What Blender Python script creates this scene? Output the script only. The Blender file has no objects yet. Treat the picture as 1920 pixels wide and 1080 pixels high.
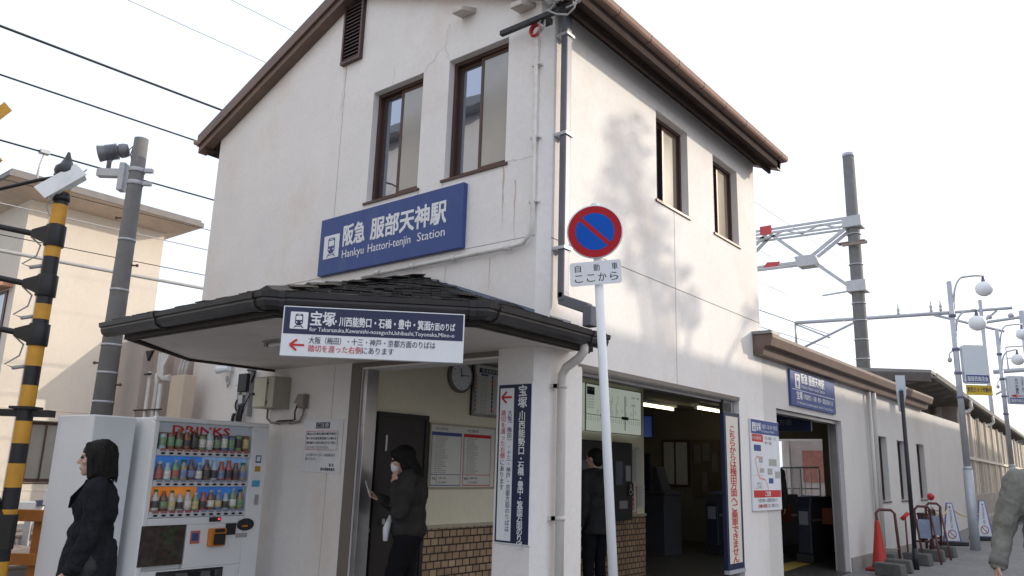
import bpy, bmesh, math, random
from mathutils import Vector, Matrix
random.seed(7)
R = math.radians
scn = bpy.context.scene
COL = scn.collection

# ---------------------------------------------------------------- camera, sky, sun, exposure
cam_d = bpy.data.cameras.new('camera')
cam = bpy.data.objects.new('camera', cam_d)
COL.objects.link(cam)
scn.camera = cam
cam_d.sensor_width = 36
cam_d.lens = 1451.484 / 1920 * 36
cam_d.clip_start = 0.05
cam_d.clip_end = 3000
_yaw, _pit, _rol = R(39.16074), R(12.95330), R(1.70242)
_fw = Vector((-math.sin(_yaw) * math.cos(_pit), math.cos(_yaw) * math.cos(_pit), math.sin(_pit)))
_r = Vector((math.cos(_yaw), math.sin(_yaw), 0))
_u = _r.cross(_fw)
_r, _u = math.cos(_rol) * _r + math.sin(_rol) * _u, -math.sin(_rol) * _r + math.cos(_rol) * _u
cam.matrix_world = Matrix(((_r.x, _u.x, -_fw.x, 3.5), (_r.y, _u.y, -_fw.y, -4.671), (_r.z, _u.z, -_fw.z, 1.5), (0, 0, 0, 1)))

SUN_EL, SUN_AZ = R(19), R(54)          # azimuth measured from +X towards +Y
SDIR = Vector((math.cos(SUN_EL) * math.cos(SUN_AZ), math.cos(SUN_EL) * math.sin(SUN_AZ), math.sin(SUN_EL)))
W = bpy.data.worlds.new('World')
scn.world = W
W.use_nodes = True
nt = W.node_tree
bg = nt.nodes['Background']
sky = nt.nodes.new('ShaderNodeTexSky')
sky.sky_type = 'NISHITA'
sky.sun_disc = False
sky.sun_elevation = SUN_EL
sky.sun_rotation = R(90) - SUN_AZ
sky.air_density = 1.0
sky.dust_density = 6.0
sky.ozone_density = 1.0
# thin white overcast: the Nishita sky seen through bright, even high haze
hz = nt.nodes.new('ShaderNodeMix'); hz.data_type = 'RGBA'
hz.inputs[0].default_value = .8
hz.inputs[7].default_value = (3.65, 3.92, 4.5, 1)
nt.links.new(sky.outputs[0], hz.inputs[6])
nt.links.new(hz.outputs[2], bg.inputs[0])
bg.inputs[1].default_value = 0.15
sd = bpy.data.lights.new('sun', 'SUN')
sd.energy = 1.45
sd.angle = R(0.5)
sd.color = (1, 0.90, 0.75)
so = bpy.data.objects.new('sun', sd)
COL.objects.link(so)
so.rotation_euler = SDIR.to_track_quat('Z', 'Y').to_euler()
so.location = (20, 25, 30)
scn.view_settings.view_transform = 'Standard'
scn.view_settings.look = 'None'
scn.view_settings.exposure = 1.10
scn.view_settings.gamma = 1
scn.cycles.max_bounces = 7
scn.cycles.use_adaptive_sampling = True

# ---------------------------------------------------------------- materials
MATS = {}
def mat(name, col=(.5, .5, .5), rough=.6, metal=0., var=.12, scale=6., bump=0., bscale=60., spec=.4,
        stain=None, stain_amt=.0, stain_scale=(3, 3, .5), emit=None, estr=0., coat=0., trans=0., fine=0.):
    if name in MATS: return MATS[name]
    m = bpy.data.materials.new(name)
    m.use_nodes = True
    n, l = m.node_tree.nodes, m.node_tree.links
    b = n['Principled BSDF']
    b.inputs['Roughness'].default_value = rough
    b.inputs['Metallic'].default_value = metal
    b.inputs['Specular IOR Level'].default_value = spec
    if coat: b.inputs['Coat Weight'].default_value = coat
    if trans: b.inputs['Transmission Weight'].default_value = trans
    tc = n.new('ShaderNodeTexCoord')
    src = None
    if var > 0:
        nz = n.new('ShaderNodeTexNoise'); nz.inputs['Scale'].default_value = scale; nz.inputs['Detail'].default_value = 6; nz.inputs['Roughness'].default_value = .65
        l.new(tc.outputs['Object'], nz.inputs['Vector'])
        rp = n.new('ShaderNodeValToRGB')
        rp.color_ramp.elements[0].position = .25; rp.color_ramp.elements[1].position = .75
        rp.color_ramp.elements[0].color = (*[c * (1 - var) for c in col], 1)
        rp.color_ramp.elements[1].color = (*[min(1, c * (1 + var)) for c in col], 1)
        l.new(nz.outputs['Fac'], rp.inputs['Fac'])
        src = rp.outputs['Color']
        if fine:
            n2 = n.new('ShaderNodeTexNoise'); n2.inputs['Scale'].default_value = scale * 14; n2.inputs['Detail'].default_value = 4
            l.new(tc.outputs['Object'], n2.inputs['Vector'])
            mr = n.new('ShaderNodeMapRange'); mr.inputs['From Min'].default_value = .3; mr.inputs['From Max'].default_value = .7
            mr.inputs['To Min'].default_value = 1 - fine; mr.inputs['To Max'].default_value = 1 + fine
            l.new(n2.outputs['Fac'], mr.inputs['Value'])
            mm = n.new('ShaderNodeVectorMath'); mm.operation = 'SCALE'
            l.new(src, mm.inputs[0]); l.new(mr.outputs[0], mm.inputs['Scale']); src = mm.outputs[0]
        if stain:
            mp = n.new('ShaderNodeMapping'); mp.inputs['Scale'].default_value = stain_scale
            l.new(tc.outputs['Object'], mp.inputs['Vector'])
            ns = n.new('ShaderNodeTexNoise'); ns.inputs['Scale'].default_value = 1; ns.inputs['Detail'].default_value = 8; ns.inputs['Roughness'].default_value = .7
            l.new(mp.outputs[0], ns.inputs['Vector'])
            rs = n.new('ShaderNodeValToRGB')
            rs.color_ramp.elements[0].position = .52; rs.color_ramp.elements[1].position = .78
            rs.color_ramp.elements[0].color = (0, 0, 0, 1); rs.color_ramp.elements[1].color = (stain_amt, stain_amt, stain_amt, 1)
            l.new(ns.outputs['Fac'], rs.inputs['Fac'])
            mx = n.new('ShaderNodeMix'); mx.data_type = 'RGBA'
            l.new(rs.outputs['Color'], mx.inputs[0]); l.new(src, mx.inputs[6]); mx.inputs[7].default_value = (*stain, 1)
            src = mx.outputs[2]
        l.new(src, b.inputs['Base Color'])
    else:
        b.inputs['Base Color'].default_value = (*col, 1)
    if bump > 0:
        nb = n.new('ShaderNodeTexNoise'); nb.inputs['Scale'].default_value = bscale; nb.inputs['Detail'].default_value = 5
        l.new(tc.outputs['Object'], nb.inputs['Vector'])
        bp = n.new('ShaderNodeBump'); bp.inputs['Strength'].default_value = bump; bp.inputs['Distance'].default_value = .01
        l.new(nb.outputs['Fac'], bp.inputs['Height']); l.new(bp.outputs[0], b.inputs['Normal'])
    if emit:
        b.inputs['Emission Color'].default_value = (*emit, 1); b.inputs['Emission Strength'].default_value = estr
    MATS[name] = m
    return m

def brick_mat(name, c1, c2, mortar, bw, bh, axis='YZ', msize=.012):
    if name in MATS: return MATS[name]
    m = mat(name, c1, .35, var=0)
    n, l = m.node_tree.nodes, m.node_tree.links
    b = n['Principled BSDF']
    tc = n.new('ShaderNodeTexCoord'); sp = n.new('ShaderNodeSeparateXYZ'); cb = n.new('ShaderNodeCombineXYZ')
    l.new(tc.outputs['Object'], sp.inputs[0])
    l.new(sp.outputs[axis[0]], cb.inputs[0]); l.new(sp.outputs[axis[1]], cb.inputs[1])
    br = n.new('ShaderNodeTexBrick')
    br.inputs['Scale'].default_value = 1; br.inputs['Brick Width'].default_value = bw; br.inputs['Row Height'].default_value = bh
    br.inputs['Mortar Size'].default_value = msize; br.inputs['Mortar Smooth'].default_value = .1; br.inputs['Bias'].default_value = 0
    br.inputs['Color1'].default_value = (*c1, 1); br.inputs['Color2'].default_value = (*c2, 1); br.inputs['Mortar'].default_value = (*mortar, 1)
    l.new(cb.outputs[0], br.inputs['Vector'])
    nz = n.new('ShaderNodeTexNoise'); nz.inputs['Scale'].default_value = 9
    l.new(tc.outputs['Object'], nz.inputs['Vector'])
    mx = n.new('ShaderNodeMix'); mx.data_type = 'RGBA'; mx.blend_type = 'MULTIPLY'; mx.inputs[0].default_value = .6
    l.new(br.outputs['Color'], mx.inputs[6]); l.new(nz.outputs['Fac'], mx.inputs[7]); 
    l.new(mx.outputs[2], b.inputs['Base Color'])
    bp = n.new('ShaderNodeBump'); bp.inputs['Strength'].default_value = .5; bp.inputs['Distance'].default_value = .004; bp.invert = True
    l.new(br.outputs['Fac'], bp.inputs['Height']); l.new(bp.outputs[0], b.inputs['Normal'])
    return m

def glass_mat(name, col, refl=.35, rough=.03, tint=(.9, .95, 1)):
    if name in MATS: return MATS[name]
    m = bpy.data.materials.new(name); m.use_nodes = True
    n, l = m.node_tree.nodes, m.node_tree.links
    b = n['Principled BSDF']; b.inputs['Roughness'].default_value = .7; b.inputs['Specular IOR Level'].default_value = 0
    tc = n.new('ShaderNodeTexCoord'); nz = n.new('ShaderNodeTexNoise'); nz.inputs['Scale'].default_value = 2.5
    l.new(tc.outputs['Object'], nz.inputs['Vector'])
    rp = n.new('ShaderNodeValToRGB'); rp.color_ramp.elements[0].color = (*[c * .8 for c in col], 1); rp.color_ramp.elements[1].color = (*[c * 1.2 for c in col], 1)
    l.new(nz.outputs['Fac'], rp.inputs['Fac']); l.new(rp.outputs['Color'], b.inputs['Base Color'])
    g = n.new('ShaderNodeBsdfGlossy'); g.inputs['Roughness'].default_value = rough; g.inputs['Color'].default_value = (*tint, 1)
    bp = n.new('ShaderNodeBump'); bp.inputs['Strength'].default_value = .05; bp.inputs['Distance'].default_value = .02
    l.new(nz.outputs['Fac'], bp.inputs['Height']); l.new(bp.outputs[0], g.inputs['Normal'])
    mx = n.new('ShaderNodeMixShader'); mx.inputs[0].default_value = refl
    l.new(b.outputs[0], mx.inputs[1]); l.new(g.outputs[0], mx.inputs[2]); l.new(mx.outputs[0], n['Material Output'].inputs[0])
    MATS[name] = m
    return m

# ---------------------------------------------------------------- mesh builder
SPLIT = {'bargeboard', 'rust_stain', 'eave_soffit', 'gutter', 'shutter_guide', 'post', 'eave_bracket', 'gutter_strap', 'pipe_clamp', 'vent_hood', 'steel_band', 'step_bolt', 'poster', 'button', 'price_tag', 'drink_backdrop', 'hanger', 'clamp', 'hall_wall', 'red_plate', 'clamp_box', 'crossarm', 'paper', 'backdrop', 'sticker', 'map_picture', 'chest_pocket', 'cuff', 'plug', 'insulator_disc'}
class MB:
    def __init__(s): s.v = []; s.f = []; s.m = []; s.sm = []
    def add(s, vs, fs, mi=0, smooth=False):
        o = len(s.v); s.v += [Vector(p) for p in vs]
        for f in fs: s.f.append([i + o for i in f]); s.m.append(mi); s.sm.append(smooth)
        return s
    def box(s, x0, x1, y0, y1, z0, z1, mi=0):
        if x0 > x1: x0, x1 = x1, x0
        if y0 > y1: y0, y1 = y1, y0
        if z0 > z1: z0, z1 = z1, z0
        vs = [(x, y, z) for z in (z0, z1) for x, y in ((x0, y0), (x1, y0), (x1, y1), (x0, y1))]
        return s.add(vs, [(3, 2, 1, 0), (4, 5, 6, 7), (0, 1, 5, 4), (1, 2, 6, 5), (2, 3, 7, 6), (3, 0, 4, 7)], mi)
    def obox(s, F, u0, u1, v0, v1, w0, w1, mi=0):
        vs = [F.pt(u, v, w) for v in (v0, v1) for u, w in ((u0, w1), (u1, w1), (u1, w0), (u0, w0))]
        return s.add(vs, [(3, 2, 1, 0), (4, 5, 6, 7), (0, 1, 5, 4), (1, 2, 6, 5), (2, 3, 7, 6), (3, 0, 4, 7)], mi)
    def prism(s, poly, d, mi=0):
        """poly: 3-D points in order, extruded by vector d"""
        poly = [Vector(p) for p in poly]; d = Vector(d); n = len(poly)
        nrm = Vector((0, 0, 0))
        for i in range(n): nrm += poly[i].cross(poly[(i + 1) % n])
        if nrm.dot(d) > 0: poly.reverse()
        vs = poly + [p + d for p in poly]
        fs = [list(range(n)), list(range(2 * n - 1, n - 1, -1))]
        for i in range(n):
            j = (i + 1) % n; fs.append([i, i + n, j + n, j])
        return s.add(vs, fs, mi)
    def cyl(s, p0, p1, r0, r1=None, n=14, mi=0, cap=True, smooth=True):
        if r1 is None: r1 = r0
        p0, p1 = Vector(p0), Vector(p1); d = (p1 - p0).normalized()
        a = d.orthogonal().normalized(); b = d.cross(a)
        o = len(s.v)
        for p, r in ((p0, r0), (p1, r1)):
            for i in range(n):
                t = 2 * math.pi * i / n; s.v.append(p + a * (r * math.cos(t)) + b * (r * math.sin(t)))
        for i in range(n):
            j = (i + 1) % n; s.f.append([o + i, o + j, o + n + j, o + n + i]); s.m.append(mi); s.sm.append(smooth)
        if cap:
            s.f.append([o + i for i in range(n - 1, -1, -1)]); s.m.append(mi); s.sm.append(False)
            s.f.append([o + n + i for i in range(n)]); s.m.append(mi); s.sm.append(False)
        return s
    def tube(s, pts, r, n=8, mi=0, cap=True):
        pts = [Vector(p) for p in pts]; o = len(s.v); k = len(pts); prev = None
        for i, p in enumerate(pts):
            d = (pts[min(i + 1, k - 1)] - pts[max(i - 1, 0)]).normalized()
            if prev is None: a = d.orthogonal().normalized()
            else:
                a = prev - d * prev.dot(d)
                a = a.normalized() if a.length > 1e-6 else d.orthogonal().normalized()
            prev = a; b = d.cross(a)
            rr = r[i] if isinstance(r, (list, tuple)) else r
            for q in range(n):
                t = 2 * math.pi * q / n; s.v.append(p + a * (rr * math.cos(t)) + b * (rr * math.sin(t)))
        for i in range(k - 1):
            for q in range(n):
                e = (q + 1) % n
                s.f.append([o + i * n + q, o + i * n + e, o + (i + 1) * n + e, o + (i + 1) * n + q]); s.m.append(mi); s.sm.append(True)
        if cap:
            s.f.append([o + q for q in range(n - 1, -1, -1)]); s.m.append(mi); s.sm.append(False)
            s.f.append([o + (k - 1) * n + q for q in range(n)]); s.m.append(mi); s.sm.append(False)
        return s
    def lathe(s, prof, c=(0, 0, 0), axis=(0, 0, 1), n=20, mi=0):
        c = Vector(c); ax = Vector(axis).normalized(); a = ax.orthogonal().normalized(); b = ax.cross(a); o = len(s.v)
        for r, h in prof:
            for q in range(n):
                t = 2 * math.pi * q / n; s.v.append(c + ax * h + a * (r * math.cos(t)) + b * (r * math.sin(t)))
        for i in range(len(prof) - 1):
            for q in range(n):
                e = (q + 1) % n
                s.f.append([o + i * n + q, o + i * n + e, o + (i + 1) * n + e, o + (i + 1) * n + q]); s.m.append(mi); s.sm.append(True)
        return s
    def ell(s, c, r, n=14, k=9, mi=0, rot=None):
        c = Vector(c); o = len(s.v); M = rot or Matrix.Identity(3)
        for i in range(k + 1):
            ph = math.pi * i / k
            for q in range(n):
                t = 2 * math.pi * q / n
                s.v.append(c + M @ Vector((r[0] * math.sin(ph) * math.cos(t), r[1] * math.sin(ph) * math.sin(t), r[2] * math.cos(ph))))
        for i in range(k):
            for q in range(n):
                e = (q + 1) % n
                s.f.append([o + i * n + q, o + (i + 1) * n + q, o + (i + 1) * n + e, o + i * n + e]); s.m.append(mi); s.sm.append(True)
        return s
    def cap(s, p0, p1, r0, r1):
        s.cyl(p0, p1, r0, r1, n=12); s.ell(p0, (r0,) * 3, 12, 8); s.ell(p1, (r1,) * 3, 12, 8); return s
    def text(s, body, F, u, v, h, w=None, bold=0., mi=0, lift=.003, align='L', spacing=1.0, maxw=None):
        """flat lettering with cap height h, lower left at (u, v) of frame F; w = fitted width"""
        V, fs, bb = glyphs(body, 0, spacing)
        sc = h / .73
        wd = bb[1] - bb[0]
        sx = sc if w is None else w / max(wd, 1e-6)
        if maxw and wd * sx > maxw: sx = maxw / wd
        off = -bb[0] * sx
        if align == 'C': off -= wd * sx / 2
        if align == 'R': off -= wd * sx
        for k, (dx, dy) in enumerate(weights(bold)):
            s.add([F.pt(u + off + x * sx + dx * sc, v + y * sc + dy * sc, lift + k * .00012) for x, y in V], fs, mi)
        return wd * sx
    def vtext(s, body, F, u, v, h, step, bold=0., mi=0, lift=.003, sx=1.0):
        """vertical lettering: characters stacked downwards, centred on u, first top at v"""
        for i, ch in enumerate(body):
            if ch == ' ': continue
            yy = v - i * step - h
            if ch in '（）ー':
                F2 = Frame(F.pt(u, yy + h * .5, 0), -F.v, F.u, F.w)
                s.text(ch, F2, -h * .5, -h * .36, h * .85, bold=bold, mi=mi, lift=lift); continue
            V, fs, bb = glyphs(ch, 0, 1)
            sc = h / .88
            for k, (dx, dy) in enumerate(weights(bold)):
                s.add([F.pt(u + (x - .5 + dx) * sc * sx, yy + (y + .12 + dy) * sc, lift + k * .00012) for x, y in V], fs, mi)
    def islands(s):
        par = list(range(len(s.v)))
        def find(a):
            while par[a] != a: par[a] = par[par[a]]; a = par[a]
            return a
        for f in s.f:
            for i in f[1:]: par[find(i)] = find(f[0])
        out = {}
        for k, f in enumerate(s.f):
            mb = out.setdefault(find(f[0]), (MB(), {}))
            ids = []
            for i in f:
                if i not in mb[1]: mb[1][i] = len(mb[0].v); mb[0].v.append(s.v[i])
                ids.append(mb[1][i])
            mb[0].f.append(ids); mb[0].m.append(s.m[k]); mb[0].sm.append(s.sm[k])
        return [x[0] for x in out.values()]
    def build(s, name, mats, parent=None, bev=0., loc=None):
        if name in SPLIT and parent is not None:
            r_ = None
            for part in s.islands(): r_ = part._build(name, mats, parent, bev, loc)
            return r_
        return s._build(name, mats, parent, bev, loc)
    def _build(s, name, mats, parent=None, bev=0., loc=None):
        me = bpy.data.meshes.new(name)
        me.from_pydata([tuple(p) for p in s.v], [], s.f)
        if not isinstance(mats, (list, tuple)): mats = [mats]
        for m in mats: me.materials.append(m)
        for i, p in enumerate(me.polygons):
            p.material_index = s.m[i]; p.use_smooth = s.sm[i]
        me.update()
        o = bpy.data.objects.new(name, me); COL.objects.link(o)
        if parent is not None: o.parent = parent
        if loc is not None: o.location = loc
        if bev > 0:
            md = o.modifiers.new('bevel', 'BEVEL'); md.width = bev; md.segments = 2; md.limit_method = 'ANGLE'; md.angle_limit = R(40)
        return o

def weights(b):
    """offsets that thicken lettering"""
    if b <= 0: return [(0, 0)]
    b *= 1.1
    return [(-b, -b), (b, -b), (-b, b), (b, b)] if b > .01 else [(-b, 0), (b, 0)]

class Frame:
    def __init__(s, o, u, v, w=None):
        s.o = Vector(o); s.u = Vector(u).normalized(); s.v = Vector(v).normalized(); s.w = Vector(w).normalized() if w is not None else s.u.cross(s.v).normalized()
    def pt(s, a, b, c=0): return s.o + s.u * a + s.v * b + s.w * c

_gl = {}
def glyphs(body, bold=0., spacing=1.0):
    k = (body, bold, spacing)
    if k in _gl: return _gl[k]
    c = bpy.data.curves.new('t', 'FONT'); c.body = body; c.offset = bold; c.space_character = spacing; c.resolution_u = 2; c.size = 1
    o = bpy.data.objects.new('t', c); COL.objects.link(o)
    bpy.context.view_layer.update()
    me = bpy.data.meshes.new_from_object(o.evaluated_get(bpy.context.evaluated_depsgraph_get()))
    V = [(v.co.x, v.co.y) for v in me.vertices]; fs = [list(p.vertices) for p in me.polygons]
    bpy.data.objects.remove(o); bpy.data.curves.remove(c); bpy.data.meshes.remove(me)
    xs = [p[0] for p in V] or [0, 1]
    _gl[k] = (V, fs, (min(xs), max(xs)))
    return _gl[k]

def tag(o, label=None, cat=None, group=None, kind=None):
    if label: o['label'] = label
    if cat: o['category'] = cat
    if group: o['group'] = group
    if kind: o['kind'] = kind
    return o
def thing(name, label, cat, loc=(0, 0, 0), rz=0., group=None):
    o = bpy.data.objects.new(name, None); COL.objects.link(o); o.location = loc; o.rotation_euler = (0, 0, rz)
    o.empty_display_size = .2
    return tag(o, label, cat, group)
def copy_tree(o, parent=None):
    c = o.copy(); COL.objects.link(c); c.parent = parent
    for ch in [x for x in COL.objects if x.parent == o]: copy_tree(ch, c)
    return c

def wall(mb, axis, a0, a1, u0, u1, z0, z1, holes, mi=0):
    """wall slab between a0 and a1 on `axis`, openings as (u0,u1,z0,z1)"""
    us = sorted({u0, u1, *[h for H in holes for h in H[:2] if u0 < h < u1]})
    zs = sorted({z0, z1, *[h for H in holes for h in H[2:] if z0 < h < z1]})
    def solid(i, j):
        if not (0 <= i < len(us) - 1 and 0 <= j < len(zs) - 1): return False
        cu, cz = (us[i] + us[i + 1]) / 2, (zs[j] + zs[j + 1]) / 2
        return not any(H[0] < cu < H[1] and H[2] < cz < H[3] for H in holes)
    P = (lambda a, u, z: (a, u, z)) if axis == 'x' else (lambda a, u, z: (u, a, z))
    def quad(q, n):
        q = [Vector(p) for p in q]
        if (q[1] - q[0]).cross(q[2] - q[1]).dot(Vector(n)) < 0: q.reverse()
        mb.add(q, [(0, 1, 2, 3)], mi)
    for i in range(len(us) - 1):
        for j in range(len(zs) - 1):
            if not solid(i, j): continue
            a, b, c, d = us[i], us[i + 1], zs[j], zs[j + 1]
            quad([P(a0, a, c), P(a0, b, c), P(a0, b, d), P(a0, a, d)], P(-1, 0, 0))
            quad([P(a1, a, c), P(a1, b, c), P(a1, b, d), P(a1, a, d)], P(1, 0, 0))
            if not solid(i - 1, j): quad([P(a0, a, c), P(a1, a, c), P(a1, a, d), P(a0, a, d)], P(0, -1, 0))
            if not solid(i + 1, j): quad([P(a0, b, c), P(a1, b, c), P(a1, b, d), P(a0, b, d)], P(0, 1, 0))
            if not solid(i, j - 1): quad([P(a0, a, c), P(a1, a, c), P(a1, b, c), P(a0, b, c)], P(0, 0, -1))
            if not solid(i, j + 1): quad([P(a0, a, d), P(a1, a, d), P(a1, b, d), P(a0, b, d)], P(0, 0, 1))

def gz(y): return 0.0 if y < .8 else .025 * y - .02
X, Y, Z = Vector((1, 0, 0)), Vector((0, 1, 0)), Vector((0, 0, 1))

M_wall = mat('white_render', (.77, .735, .705), .85, var=.05, scale=1.6, bump=.25, bscale=90, stain=(.66, .50, .38), stain_amt=.5, stain_scale=(1.1, 1.1, .75), fine=.03)
M_wall2 = mat('annex_render', (.63, .60, .57), .85, var=.06, scale=1.4, bump=.25, bscale=90, stain=(.50, .46, .42), stain_amt=.4, stain_scale=(1.2, 1.2, .35), fine=.03)
M_brown = mat('brown_metal', (.115, .075, .055), .45, var=.2, scale=5, bump=.05)
M_brown2 = mat('brown_fascia', (.15, .095, .07), .5, var=.22, scale=3, bump=.1, bscale=30)
M_frame = mat('bronze_frame', (.085, .05, .042), .4, metal=.3, var=.2, scale=9)
M_roof = mat('roof_metal', (.22, .23, .24), .45, metal=.4, var=.15, scale=3)
M_gutter = mat('gutter_black', (.028, .025, .026), .38, var=.3, scale=6, spec=.5)
M_slate = mat('slate', (.05, .047, .045), .75, var=.55, scale=14, bump=.4, bscale=50, stain=(.14, .12, .10), stain_amt=.6, stain_scale=(20, 20, 20))
M_soffit = mat('soffit', (.72, .66, .61), .8, var=.06, scale=2, stain=(.38, .33, .29), stain_amt=.5, stain_scale=(1.5, 1.5, 1.5))
M_lobby = mat('lobby_wall', (.74, .68, .52), .75, var=.05, scale=2, fine=.03)
M_steel = mat('steel', (.42, .41, .42), .3, metal=.85, var=.15, scale=4)
M_black = mat('black', (.02, .02, .022), .5, var=.2)
M_white = mat('white_paint', (.72, .73, .74), .45, var=.06, scale=3, stain=(.50, .49, .47), stain_amt=.5, stain_scale=(14, 14, 2))
M_cream_pipe = mat('pipe_cream', (.58, .55, .51), .5, var=.08, scale=5, stain=(.33, .25, .2), stain_amt=.5, stain_scale=(6, 6, 2))
M_blue = mat('sign_blue', (.055, .085, .24), .55, var=.08, scale=2, spec=.25, stain=(.10, .13, .26), stain_amt=.6, stain_scale=(4, 4, 1.2), fine=.04)
M_navy = mat('sign_navy', (.012, .018, .06), .35, var=.08, scale=2)
M_signw = mat('sign_white', (.72, .73, .745), .5, var=.05, scale=3, spec=.25, stain=(.55, .54, .52), stain_amt=.5, stain_scale=(6, 6, 1.5), fine=.02)
M_ink = mat('ink', (.03, .035, .075), .5, var=.05)
M_red = mat('sign_red', (.52, .018, .02), .4, var=.08)
M_conc = mat('concrete', (.165, .16, .155), .85, var=.15, scale=5, bump=.25, bscale=60, stain=(.14, .13, .12), stain_amt=.6, stain_scale=(5, 5, .6), fine=.06)
M_galv = mat('galvanised', (.46, .47, .50), .5, metal=.3, var=.12, scale=6)  # pale tone carries the haze and glare over distant lamps and masts
M_cable = mat('cable', (.02, .02, .022), .6, var=.1)
M_greycable = mat('grey_cable', (.4, .4, .4), .6, var=.1)
M_asph = mat('asphalt', (.20, .197, .19), .9, var=.2, scale=2.2, bump=.5, bscale=180, fine=.2, stain=(.12, .12, .115), stain_amt=.6, stain_scale=(.7, .7, .7))
# ================================================================ SETTING
g = MB()
ys = [-400, -60, -20, -8, .8, 8, 17, 30, 50, 80, 140, 900]
def gzz(y): return gz(min(y, 80))
for i in range(len(ys) - 1):
    a, b = ys[i], ys[i + 1]
    g.add([(-700, a, gzz(a)), (700, a, gzz(a)), (700, b, gzz(b)), (-700, b, gzz(b))], [(0, 1, 2, 3)])
tag(g.build('street', M_asph), kind='structure')
g = MB()
M_ball = mat('ballast_stone', (.30, .24, .19), .95, var=.45, scale=30, bump=.8, bscale=50, fine=.3)
random.seed(3)
nx, ny = 40, 160
vs = []
for i in range(nx + 1):
    for j in range(ny + 1):
        x = -13.2 + 8.0 * i / nx; y = -1.0 + 46 * (j / ny) ** 1.6
        vs.append((x, y, gz(y) + .03 + random.random() * .06))
g.add(vs, [(i * (ny + 1) + j, (i + 1) * (ny + 1) + j, (i + 1) * (ny + 1) + j + 1, i * (ny + 1) + j + 1) for i in range(nx) for j in range(ny)])
tag(g.build('ballast', M_ball), kind='structure')
M_rail = mat('rail_steel', (.3, .27, .25), .35, metal=.7, var=.2)
for k, x in enumerate((-6.9, -7.97, -10.6, -11.67)):
    g = MB(); pr = [(-.035, 0), (-.02, .1), (-.035, .12), (-.035, .15), (.035, .15), (.035, .12), (.02, .1), (.035, 0)]
    for (ya, yb) in ((-12, .8), (.8, 45)):
        n0 = len(g.v)
        g.v += [Vector((x + a, yy, gz(yy) + .06 + b)) for yy in (ya, yb) for a, b in pr]
        for i in range(8):
            j = (i + 1) % 8; g.f.append([n0 + i, n0 + j, n0 + 8 + j, n0 + 8 + i]); g.m.append(0); g.sm.append(False)
    tag(g.build('rail', M_rail), ['steel rail nearest the station in the ballast', 'second steel rail from the station, inner track', 'third steel rail from the station, outer track', 'farthest steel rail, below the cream house'][k], 'rail', 'rails of the railway tracks')

# ================================================================ STATION BUILDING (gable end y=0, street side x=0)
st = thing('station_building', 'two storey off-white rendered station building with brown gable roof and canopy', 'building')
m = MB()
wall(m, 'y', 0, .2, -5.05, -.07, 0, 5.36, [(-2.18, -1.47, 3.97, 5.14), (-1.13, -.42, 3.98, 5.15), (-2.05, -.42, -1, 2.33)])
m.prism([(-.07, 0, 0), (0, .1, 0), (0, .2, 0), (-.07, .2, 0)], (0, 0, 5.36))
wall(m, 'x', -.2, 0, .2, 4.42, 0, 5.36, [(.56, 3.70, -1, 2.28), (1.86, 2.56, 4.12, 5.08), (3.20, 3.88, 4.12, 5.06)])
m.box(-5.05, -4.85, .2, 4.42, 0, 5.36)
m.box(-4.85, -.2, 4.22, 4.42, 2.75, 5.36)
m.prism([(-5.05, 0, 5.36), (0, 0, 5.36), (-2.525, 0, 6.385)], (0, .2, 0))
m.prism([(-5.05, 4.22, 5.36), (0, 4.22, 5.36), (-2.525, 4.22, 6.385)], (0, .2, 0))
m.box(-4.85, -.2, .2, 4.22, 2.75, 2.9)          # upper floor slab
m.build('wall', M_wall, st)
# panel joints: thin dark grey strips on the walls
m = MB()
M_joint = mat('joint_grey', (.30, .27, .25), .9, var=.1)
m.box(0, .0012, .1, 4.42, 3.277, 3.286); m.box(0, .0012, 2.216, 2.223, 2.3, 4.1)
m.box(-5.0, -.09, -.0012, 0, 3.287, 3.293)
m.box(-2.665, -2.66, -.0012, 0, 3.9, 5.6); m.box(-2.45, -2.446, -.0012, 0, .1, 2.38)
m.build('panel_joint', M_joint, st)
m = MB()
def crack(pts):
    for (x0, z0), (x1, z1) in zip(pts[:-1], pts[1:]):
        d = Vector((x1 - x0, 0, z1 - z0)).normalized(); n = Vector((-d.z, 0, d.x)) * random.uniform(.0007, .0015)
        a, b = Vector((x0, -.002, z0)), Vector((x1, -.002, z1))
        m.add([a - n, b - n, b + n, a + n], [(0, 1, 2, 3)])
def jag(p, q, n=9, amp=.018):
    out = []
    for i in range(n + 1):
        t = i / n; j = 0 if i in (0, n) else amp
        out.append((p[0] + (q[0] - p[0]) * t + random.uniform(-j, j), p[1] + (q[1] - p[1]) * t + random.uniform(-j, j)))
    return out
crack(jag((-1.47, 5.15), (-1.2, 5.33))); crack(jag((-1.2, 5.33), (-1.16, 5.55))); crack(jag((-1.2, 5.33), (-1.13, 5.16), 5))
crack(jag((-.41, 3.98), (-.1, 3.97), 12, .012)); crack(jag((-.44, 3.96), (-.41, 3.6), 6)); crack(jag((-1.14, 3.96), (-1.17, 3.88), 3))
crack(jag((-2.2, 3.95), (-2.22, 3.88), 3)); crack(jag((-1.46, 3.95), (-1.44, 3.88), 3)); crack(jag((-1.9, 5.15), (-1.88, 5.35), 4)); crack(jag((-2.67, 5.6), (-2.7, 5.1), 7))
m.build('wall_crack', mat('crack', (.27, .24, .22), .9, var=.1), st)
m = MB()
random.seed(21)
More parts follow.
